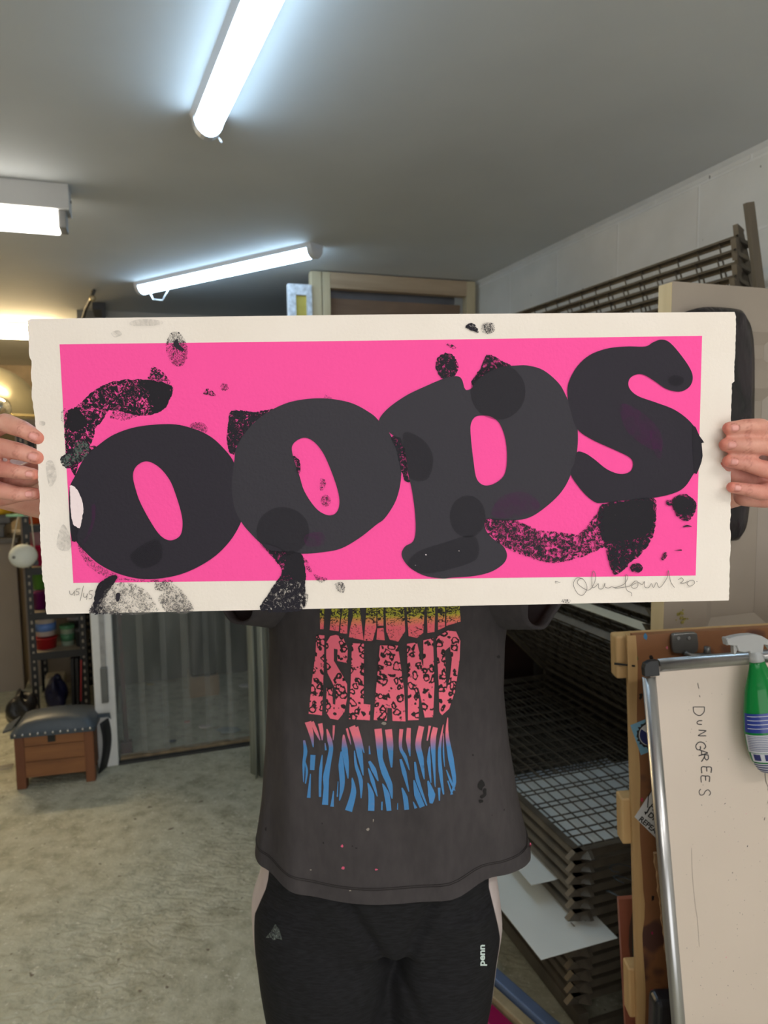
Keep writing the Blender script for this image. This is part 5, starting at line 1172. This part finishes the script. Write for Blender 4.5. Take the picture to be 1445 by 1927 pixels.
# double stitch line round the hem
def hemring(dz_, g=.0012):
    r_ = rows[1]; r2 = rows[3]; return [lerp(a, b_, dz_/(r2[0].z-r_[0].z))+V(((a.x)*.003, (a.y-YC_-.01)*.008, 0)) for a, b_ in zip(r_, r2)]
ob = obj('t_shirt', sh, sm, parent=person)
WI = wm(person).inverted()
bm2 = ob.data
stp = simple('stitching', rgb(44, 40, 40), rough=.9)
bvS = BVHTree.FromPolygons([wm(person) @ v.co for v in bm2.vertices], [tuple(p.vertices) for p in bm2.polygons])
def onshirt(px, py, off=.0012):
    d = ray(px, py).normalized(); h_ = bvS.ray_cast(CAM, d, 4)
    return (h_[0] if h_[0] is not None else Py(px, py, YC_-.12))-d*off
st_ = MB()
for dzz in (.0135, .0165):
    pts = []
    for k_ in range(NT_+1):
        a = rows[1][k_ % NT_]; b_ = rows[3][k_ % NT_]; f = dzz/(rows[3][0].z-rows[1][0].z)
        q = lerp(a, b_, f); n_ = V((q.x, (q.y-YC_-.01)*2.0, 0)).normalized(); pts.append(q+n_*.0006)
    st_.tube(pts, .0006, 5, False)
obj('hem_stitching', st_, stp, parent=ob)
def sleeve(s):
    mb = MB(); A = V((s*.145, YC_+.01, 1.482)); B = V((.252, YC_-.085, 1.500)) if s > 0 else V((-.238, YC_-.085, 1.515)); d = (B-A).normalized()
    side = d.cross(EZ).normalized(); rows = []
    for i in range(13):
        f = i/12; c = lerp(A, B, f); r = lerp(.092, .080, f); rows.append([c+side*math.cos(t)*r*.82+EZ*(math.sin(t)*r*(1.0 if math.sin(t) > 0 else 1.0)-.006*f)+d*(.012*math.sin(t)*f+.0025*math.sin(5*t+9*f)) for t in [2*math.pi*k_/40 for k_ in range(40)]])
    for off in (.004, .012, .02): rows.append([p*1.0+(c-p)*.06-d*off*1.0 for p in rows[12]])
    mb.grid(rows, True); return mb
for s in (-1, 1):
    o_ = obj('sleeve', sleeve(s), sm, parent=ob); o_.modifiers.new('t', 'SOLIDIFY').thickness = .0015
    rim_ = []; A = V((s*.145, YC_+.01, 1.482)); B = V((.252, YC_-.085, 1.500)) if s > 0 else V((-.238, YC_-.085, 1.515)); d = (B-A).normalized(); side = d.cross(EZ).normalized()
obj('collar', MB().lathe(V((0, YC_+.02, 1.558)), EZ, [(0, .078), (.006, .081), (.02, .074), (.022, .070)], 36), sm, parent=ob)
# printed lettering on the chest, laid on the cloth
def sh_print(name, stops, pat):
    t = NT(name); tc = t.n('ShaderNodeTexCoord'); sp = t.n('ShaderNodeSeparateXYZ'); t.l(tc, sp, 3, 0)
    mr = t.n('ShaderNodeMapRange'); t.l(sp, mr, 2, 0); mr.inputs[1].default_value = stops[0]; mr.inputs[2].default_value = stops[1]
    nn = t.noise(tc_m(t), 260, 2); ad = t.n('ShaderNodeMath', operation='MULTIPLY_ADD'); t.l(nn, ad, 0, 0); ad.inputs[1].default_value = .24; t.l(mr, ad, 0, 2)
    ad3 = t.n('ShaderNodeMath', operation='SUBTRACT'); t.l(ad, ad3, 0, 0); ad3.inputs[1].default_value = .12
    col = t.ramp(ad3, stops[2]); dark = rgb(50, 46, 46)
    if pat == 'leopard':
        c = tc_m(t); nz = t.noise(c, 90, 2); mx = t.mix(.012, c, nz, bi=1); v = t.n('ShaderNodeTexVoronoi'); t.l(mx, v, 2, 0); v.inputs['Scale'].default_value = 84; v.inputs['Randomness'].default_value = .85
        dd = t.n('ShaderNodeMath', operation='MULTIPLY_ADD'); t.l(t.noise(c, 150, 2), dd, 0, 0); dd.inputs[1].default_value = .55; t.l(v, dd, 0, 2)
        rg_ = t.ramp(dd, [(.50, (0, 0, 0)), (.54, (1, 1, 1)), (.72, (1, 1, 1)), (.76, (0, 0, 0))]); col = t.mix(rg_, col, dark, ai=0)
        t.color(col, 2)
    elif pat == 'crackle':
        c = tc_m(t, (1, 1, 1.3)); n = t.noise(c, 120, 4, .6, 2.5); zr = t.n('ShaderNodeMapRange'); t.l(sp, zr, 2, 0); zr.inputs[1].default_value = stops[0]; zr.inputs[2].default_value = stops[1]; zr.inputs[3].default_value = .08; zr.inputs[4].default_value = -.05
        aa = t.n('ShaderNodeMath', operation='ADD'); t.l(n, aa, 0, 0); t.l(zr, aa, 0, 1); col = t.mix(t.ramp(aa, [(.45, (1, 1, 1)), (.49, (0, 0, 0))]), col, dark, ai=0); t.color(col, 2)
    else: t.color(col)
    t.b.inputs['Roughness'].default_value = .85; t.b.inputs['Specular IOR Level'].default_value = .2; return t.m
def tc_m(t, sc=(1, 1, 1)): return t.co(sc)
S0 = .263; zs_ = lambda pts: [(540+x*S0, 1130+y*S0) for x, y in pts]
def zat(y): return onshirt(722, 1130+y*S0).z
PK, PK2 = rgb(246, 118, 140), rgb(226, 128, 150)
m_is = sh_print('leopard_print', (0, 3, [(0, PK), (1, PK)]), 'leopard')
m_pa = sh_print('crackle_print', (zat(190), zat(90), [(.0, rgb(238, 108, 122)), (.5, rgb(224, 140, 96)), (.8, rgb(172, 170, 60))]), 'crackle')
m_fl = sh_print('zebra_print', (zat(1075), zat(965), [(0, rgb(74, 134, 190)), (.45, rgb(150, 120, 160)), (1, rgb(232, 122, 138))]), None)
gm_ = MB()
def dec(pts, m, step=5, mbx=None, off=.0012, holes=()):
    mbx = mbx or gm_; mbx.cur = m; vs, tr_ = fill2d([pts]+list(holes), step); b = len(mbx.v); mbx.v += [onshirt(p.x, p.y, off) for p in vs]
    for q in tr_: mbx.face([b+i for i in q], True)
def dens(p, n=4): return [p[i].lerp(p[(i+1) % len(p)], k/n) for i in range(len(p)) for k in range(n)]
D = lambda pts: dens([V(p) for p in zs_(pts)])
for L in ([(210, 245), (268, 250), (262, 500), (250, 822), (155, 810), (180, 560), (205, 380)],
 [(282, 300), (310, 255), (350, 245), (400, 265), (435, 345), (430, 448), (360, 432), (362, 350), (335, 345), (335, 430), (400, 540), (430, 600), (430, 700), (410, 800), (365, 855), (310, 845), (280, 800), (283, 625), (325, 622), (328, 740), (345, 745), (350, 640), (290, 520), (280, 400)],
 [(465, 305), (550, 310), (548, 740), (597, 745), (592, 858), (443, 848), (455, 600)],
 [(665, 322), (793, 322), (838, 640), (848, 865), (755, 862), (750, 770), (718, 768), (713, 860), (620, 855), (635, 660)],
 [(858, 310), (930, 300), (968, 460), (975, 470), (975, 285), (1045, 270), (1055, 600), (1045, 835), (985, 838), (945, 640), (942, 855), (865, 858), (865, 600)]): dec(D(L), 0)
dec(D([(1068, 265), (1150, 215), (1210, 222), (1240, 290), (1235, 420), (1205, 640), (1160, 775), (1110, 820), (1090, 800), (1085, 600)]), 0, holes=[D([(1130, 360), (1165, 330), (1180, 420), (1165, 560), (1140, 640), (1135, 500)])])
for L in ([(235, 50), (268, 50), (262, 205), (237, 205)], [(320, 50), (385, 50), (370, 220), (305, 212)], [(400, 50), (440, 50), (430, 240), (380, 232), (385, 150)], [(470, 50), (520, 50), (548, 285), (443, 262), (455, 180), (472, 120)], [(570, 45), (640, 45), (638, 200), (612, 290), (550, 288)], [(645, 200), (690, 195), (700, 285), (640, 280)], [(645, 50), (690, 50), (690, 180), (648, 180)], [(705, 50), (838, 45), (845, 220), (795, 295), (735, 280), (710, 220)], [(855, 45), (985, 45), (975, 230), (930, 268), (870, 255)], [(1000, 45), (1060, 45), (1055, 225), (1005, 232)], [(1080, 45), (1130, 45), (1130, 190), (1080, 212)], [(1140, 40), (1235, 40), (1242, 150), (1140, 182)]): dec(D(L), 1)
ZS = [([(150, 868), (175, 960), (188, 1050)], [48, 30, 6]), ([(178, 868), (210, 940), (236, 1000)], [28, 24, 5]), ([(237, 880), (248, 940), (252, 1000)], [32, 26, 6]), ([(122, 1000), (132, 1080), (120, 1170), (118, 1300)], [14, 28, 20, 4]), ([(128, 1150), (142, 1220), (132, 1310)], [6, 18, 8]), ([(168, 1240), (162, 1320), (155, 1412)], [5, 16, 26]), ([(186, 1105), (180, 1213)], [36, 32]),
 ([(285, 920), (305, 1000), (315, 1060), (300, 1150), (280, 1260), (280, 1340), (272, 1462)], [8, 34, 30, 34, 44, 36, 44]), ([(335, 893), (333, 950), (330, 1000)], [16, 14, 4]), ([(272, 1020), (278, 1072)], [6, 14]), ([(252, 1105), (242, 1200), (237, 1300), (236, 1405)], [5, 22, 20, 16]), ([(333, 1362), (322, 1475)], [6, 26]),
 ([(405, 960), (412, 1060), (425, 1160), (437, 1275)], [10, 44, 36, 5]), ([(388, 1080), (388, 1180), (395, 1280), (392, 1350), (375, 1432)], [8, 40, 38, 30, 6]), ([(428, 915), (442, 970), (458, 1032)], [14, 16, 4]), ([(465, 900), (498, 990), (522, 1110), (545, 1252)], [44, 50, 40, 6]), ([(495, 905), (525, 1000), (552, 1092)], [30, 22, 5]), ([(482, 1075), (494, 1180), (528, 1290), (530, 1415)], [6, 22, 30, 6]), ([(466, 1268), (476, 1370), (440, 1506)], [6, 40, 52]), ([(365, 1295), (360, 1405)], [5, 10]),
 ([(588, 1040), (592, 1100)], [5, 14]), ([(651, 918), (662, 1030), (668, 1130), (698, 1230), (735, 1320), (752, 1418)], [52, 50, 34, 46, 40, 6]), ([(726, 922), (738, 1040), (748, 1195)], [50, 46, 10]), ([(588, 1150), (620, 1210), (652, 1292)], [16, 36, 8]), ([(582, 1200), (612, 1290), (646, 1402)], [8, 30, 6]), ([(578, 1305), (603, 1390), (602, 1505)], [6, 42, 46]), ([(683, 1310), (715, 1390), (730, 1505)], [6, 40, 34]), ([(680, 1440), (678, 1500)], [10, 10]),
 ([(818, 920), (812, 1050), (845, 1120), (876, 1215)], [28, 22, 26, 5]), ([(872, 912), (868, 1000), (880, 1115)], [28, 34, 6]), ([(812, 1135), (838, 1230), (872, 1368)], [16, 32, 6]), ([(822, 1340), (846, 1410), (856, 1497)], [8, 34, 34]), ([(962, 900), (938, 1030), (958, 1130), (982, 1280)], [40, 42, 40, 6]), ([(1022, 897), (1003, 1003)], [18, 10]), ([(915, 1155), (936, 1290), (1000, 1468)], [12, 28, 8]), ([(908, 1285), (932, 1390), (968, 1477)], [8, 44, 40]), ([(903, 1440), (922, 1487)], [5, 22]),
 ([(1062, 908), (1045, 1000), (1052, 1180), (1060, 1335)], [36, 40, 20, 5]), ([(1020, 1045), (1015, 1150), (1030, 1305)], [6, 28, 6]), ([(1008, 1290), (1035, 1390), (1030, 1452)], [10, 52, 20]), ([(1118, 888), (1092, 1060), (1098, 1220), (1120, 1388)], [5, 22, 28, 10]), ([(1150, 838), (1145, 960), (1172, 1130), (1198, 1300), (1170, 1390)], [6, 24, 40, 24, 4]), ([(1140, 1212), (1170, 1290), (1202, 1362)], [6, 18, 5]), ([(1088, 1340), (1090, 1432)], [20, 8]), ([(1150, 1290), (1182, 1388)], [10, 12]), ([(792, 1450), (790, 1496)], [5, 8]), ([(1118, 950), (1120, 1100), (1128, 1190)], [4, 12, 4])]
for P_, w_ in ZS:
    n_ = 4; c = cr(zs_(P_), n_, False); ww = [interp([(i, w*S0) for i, w in enumerate(w_)], i/n_) for i in range(len(c))]
    A, B = stroke2d(c, ww); dec(A+B[::-1], 2)
obj('chest_print', gm_, [m_is, m_pa, m_fl], parent=ob, recalc=False)
# holes and paint spots
hz = MB(); zt2 = lambda x, y: (440+x*.4152, 1500+y*.4152)
r = random.Random(2)
def spot(mb, px, py, sx_, sy_, m):
    dec([V((px+sx_*math.cos(t)*r.uniform(.6, 1.15), py+sy_*math.sin(t)*r.uniform(.6, 1.15))) for t in [2*math.pi*k_/9 for k_ in range(9)]], m, None, mb, .0011)
for px, py, a, b_ in ((905, 1478, 7, 10), (908, 1499, 6, 4), (938, 1236, 3, 3), (912, 1490, 4, 9), (*zt2(1120, 18), 5, 4), (*zt2(1225, 58), 1.6, 2), (*zt2(1170, 82), 1, 1.2), (*zt2(1265, 104), 1, 1), (*zt2(405, 208), 1.6, 2), (*zt2(537, 222), 2, 1.5), (*zt2(555, 231), 2.6, 1.2), (*zt2(400, 120), 1.2, 2), (500, 1560, 2, 4), (890, 1421, 1.5, 2)): spot(hz, px, py, a, b_, 0)
for px, py, a, b_ in ((*zt2(490, 222), 3, 3), (*zt2(495, 321), 3.6, 3.4), (*zt2(645, 329), 3, 2), (998, 1590, 2, 4)): spot(hz, px, py, a, b_, 1)
for px, py, a, b_ in ((722, 1361, 5, 3.5), (*zt2(608, 146), 4, 3), (*zt2(348, 330), 2, 1.5), (*zt2(527, 424), 2.4, 1.5), (*zt2(632, 105), 1.2, 4)): spot(hz, px, py, a, b_, 2)
obj('holes_and_spots', hz, [simple('hole_dark', rgb(20, 18, 18), rough=.9), simple('pink_paint', rgb(206, 86, 118)), simple('dried_paint', rgb(140, 132, 122))], parent=ob, recalc=False)
# ------------------------------------------------------------------ trousers
def trouser_mat():
    t = NT('black_marl_jersey'); c = t.co((1, 1, 6)); n = t.noise(c, 60, 3, .6); a_ = t.n('ShaderNodeAttribute', attribute_name='side'); ws = t.ramp(t.noise(t.co(), 14, 3), [(.3, rgb(182, 168, 166)), (.7, rgb(206, 196, 194))])
    t.color(t.mix(t.ramp(a_, [(.49, (0, 0, 0)), (.51, (1, 1, 1))], 2), t.ramp(n, [(.35, rgb(18, 18, 20)), (.7, rgb(32, 32, 36))]), ws), 2); t.b.inputs['Roughness'].default_value = .85; t.b.inputs['Specular IOR Level'].default_value = .25; t.bump(n, .1, .001); return t.m
tL = [(1560, 500), (1608, 497), (1640, 488), (1678, 475), (1732, 478), (1757, 481), (1782, 486), (1832, 492), (1894, 502), (1927, 510), (2300, 560)]
tR = [(1560, 930), (1631, 932), (1680, 938), (1732, 944), (1782, 934), (1853, 924), (1915, 909), (1927, 907), (2300, 850)]
tm = MB(); secs = []
YT = YC_+.02
for i in range(26):
    z = lerp(.70, 1.10, i/25); py_ = 1700
    for _ in range(8): py_ += (Py(482, py_, YT).z-z)*1336/YT*.9
    xl = Py(interp(tL, py_), py_, YT).x; xr = Py(interp(tR, py_), py_, YT).x; secs.append((z, xl, xr))
def se(cx_, cy_, hw, fd, bd_, n=40, e=2/2.3, z=0): return [V((cx_+hw*math.copysign(abs(math.cos(t))**e, math.cos(t)), cy_+(fd if math.sin(t) < 0 else bd_)*math.copysign(abs(math.sin(t))**e, math.sin(t)), z)) for t in [2*math.pi*k_/n for k_ in range(n)]]
up = [s for s in secs if s[0] > .865]
R_ = [se((a+b_)/2, YT, (b_-a)/2, .118+.012*math.sin((z-.88)*7), .14, z=z) for z, a, b_ in up]
tm.grid(R_, True); tm.face(list(range(40))[::-1]); n = len(up); tm.face(list(range((n-1)*40, n*40)))
for s in (-1, 1):
    b0 = len(tm.v); L = []
    zs2 = [.05, .12, .25, .40, .55, .64]+[q[0] for q in secs if q[0] < .95]
    for z in zs2:
        if z < .70: xo = s*lerp(.165, abs(secs[0][1 if s < 0 else 2]), (z-.05)/.65); xi = s*lerp(.052, .014, (z-.05)/.65)
        else:
            q = min(secs, key=lambda u: abs(u[0]-z)); xo = q[1] if s < 0 else q[2]; xi = -s*.012
        cx_ = (xo+xi)/2; hw = abs(xo-xi)/2; dp_ = lerp(.085, .118, min(1, z/.82)); L.append(se(cx_, YT+.02*(1-min(1, z/.7)), hw, dp_+.008*math.sin(z*19+s), dp_+.01, z=z))
    tm.grid(L, True); tm.face([b0+k_ for k_ in range(40)][::-1]); tm.face([b0+(len(L)-1)*40+k_ for k_ in range(40)])
trm = remesh('trousers', tm, .006, 16, .6)
tmt = trouser_mat()
trm.materials.clear()
to = obj('trousers', trm, tmt, parent=person, recalc=False)
# soft creases falling from the hips to the crotch
for v in to.data.vertices:
    p = wm(person) @ v.co
    if p.y < YT and .6 < p.z < 1.06:
        d1 = abs((p.x+.01)-(-(p.z-.88)*.55)); d2 = abs((p.x-.02)-((p.z-.86)*.40)); g = .011*math.exp(-(d1/.011)**2)*min(1, max(0, (p.z-.74)/.1))+.010*math.exp(-(d2/.012)**2)*min(1, max(0, (p.z-.72)/.1))*(1 if p.z < .98 else 0)
        v.co.y += g
bvT = BVHTree.FromPolygons([wm(person) @ v.co for v in to.data.vertices], [tuple(p.vertices) for p in to.data.polygons])
def ontr(px, py, off=.0015):
    d = ray(px, py).normalized(); h_ = bvT.ray_cast(CAM, d, 4)
    return (h_[0] if h_[0] is not None else Py(px, py, YT))-d*off
at_ = to.data.attributes.new('side', 'FLOAT', 'POINT')
for i, v in enumerate(to.data.vertices):
    c = wm(person) @ v.co
    if c.z > .70:
        f = (c.z-secs[0][0])/(secs[-1][0]-secs[0][0])*(len(secs)-1); k0 = max(0, min(len(secs)-2, int(f))); f = min(1, f-k0); xl, xr = lerp(secs[k0][1], secs[k0+1][1], f), lerp(secs[k0][2], secs[k0+1][2], f)
    else: xl, xr = -lerp(.165, abs(secs[0][1]), (c.z-.05)/.65), lerp(.165, abs(secs[0][2]), (c.z-.05)/.65)
    wl_ = interp([(0, .004), (.80, .007), (.90, .012), (.97, .019), (1.02, .017), (1.1, .014)], c.z)
    at_.data[i].value = .5+max(xl+wl_-c.x, c.x-(xr-wl_*1.1))*20
pn = MB()
puttext(pn, 'penn', (912, 1818), (0, -20.5), (-17, 0), lambda x, y: ontr(x, y), .03)
obj('logo', pn, simple('logo_white', rgb(214, 232, 228)), parent=to, recalc=False)
ps = MB(); rr = random.Random(8)
def zt3(x, y): return ontr(440+x*.4152, 1500+y*.4152)
for st in ([(142, 640), (165, 612), (188, 576), (206, 600), (220, 648), (196, 640), (180, 652), (170, 636)],):
    vs, tr_ = fill2d([[(440+x*.4152, 1500+y*.4152) for x, y in st]], 3); b = len(ps.v); ps.v += [ontr(p.x, p.y) for p in vs]
    for q in tr_: ps.face([b+i for i in q])
obj('paint_smear', ps, ink('grey_paint', rgb(116, 124, 120), .5, 160, edge=.1, dist=2, alpha=.75, bump=False), parent=to, recalc=False)
# shoes
shm = simple('dark_canvas', rgb(40, 40, 44), rough=.8); solm = simple('pale_rubber', rgb(200, 196, 188), rough=.6)
for s in (-1, 1):
    def sole(z, g): return [V((s*.13+s*(.012)*u+(.043+g)*math.cos(t)*(1.0 if math.sin(t) > 0 else 1.12), YC_+.0-.03+(.135+g)*-math.sin(t)*-1, z)) for u, t in [(math.sin(q), q) for q in [2*math.pi*k_/28 for k_ in range(28)]]]
    m = MB(); m.grid([sole(.0, 0), sole(.012, .004), sole(.028, .002)], True); m.face(list(range(28))[::-1]); m.face(list(range(56, 84)))
    so = obj('shoe', m, solm, parent=person)
    m = MB(); rws = []
    for z, g in ((.026, -.001), (.045, -.004), (.065, -.014), (.085, -.022)): rws.append([V((p.x, lerp(p.y, YC_+.05, (z-.026)*6), p.z)) for p in sole(z, g)])
    m.grid(rws, True); m.face(list(range(84, 112))); obj('upper', m, shm, parent=so)
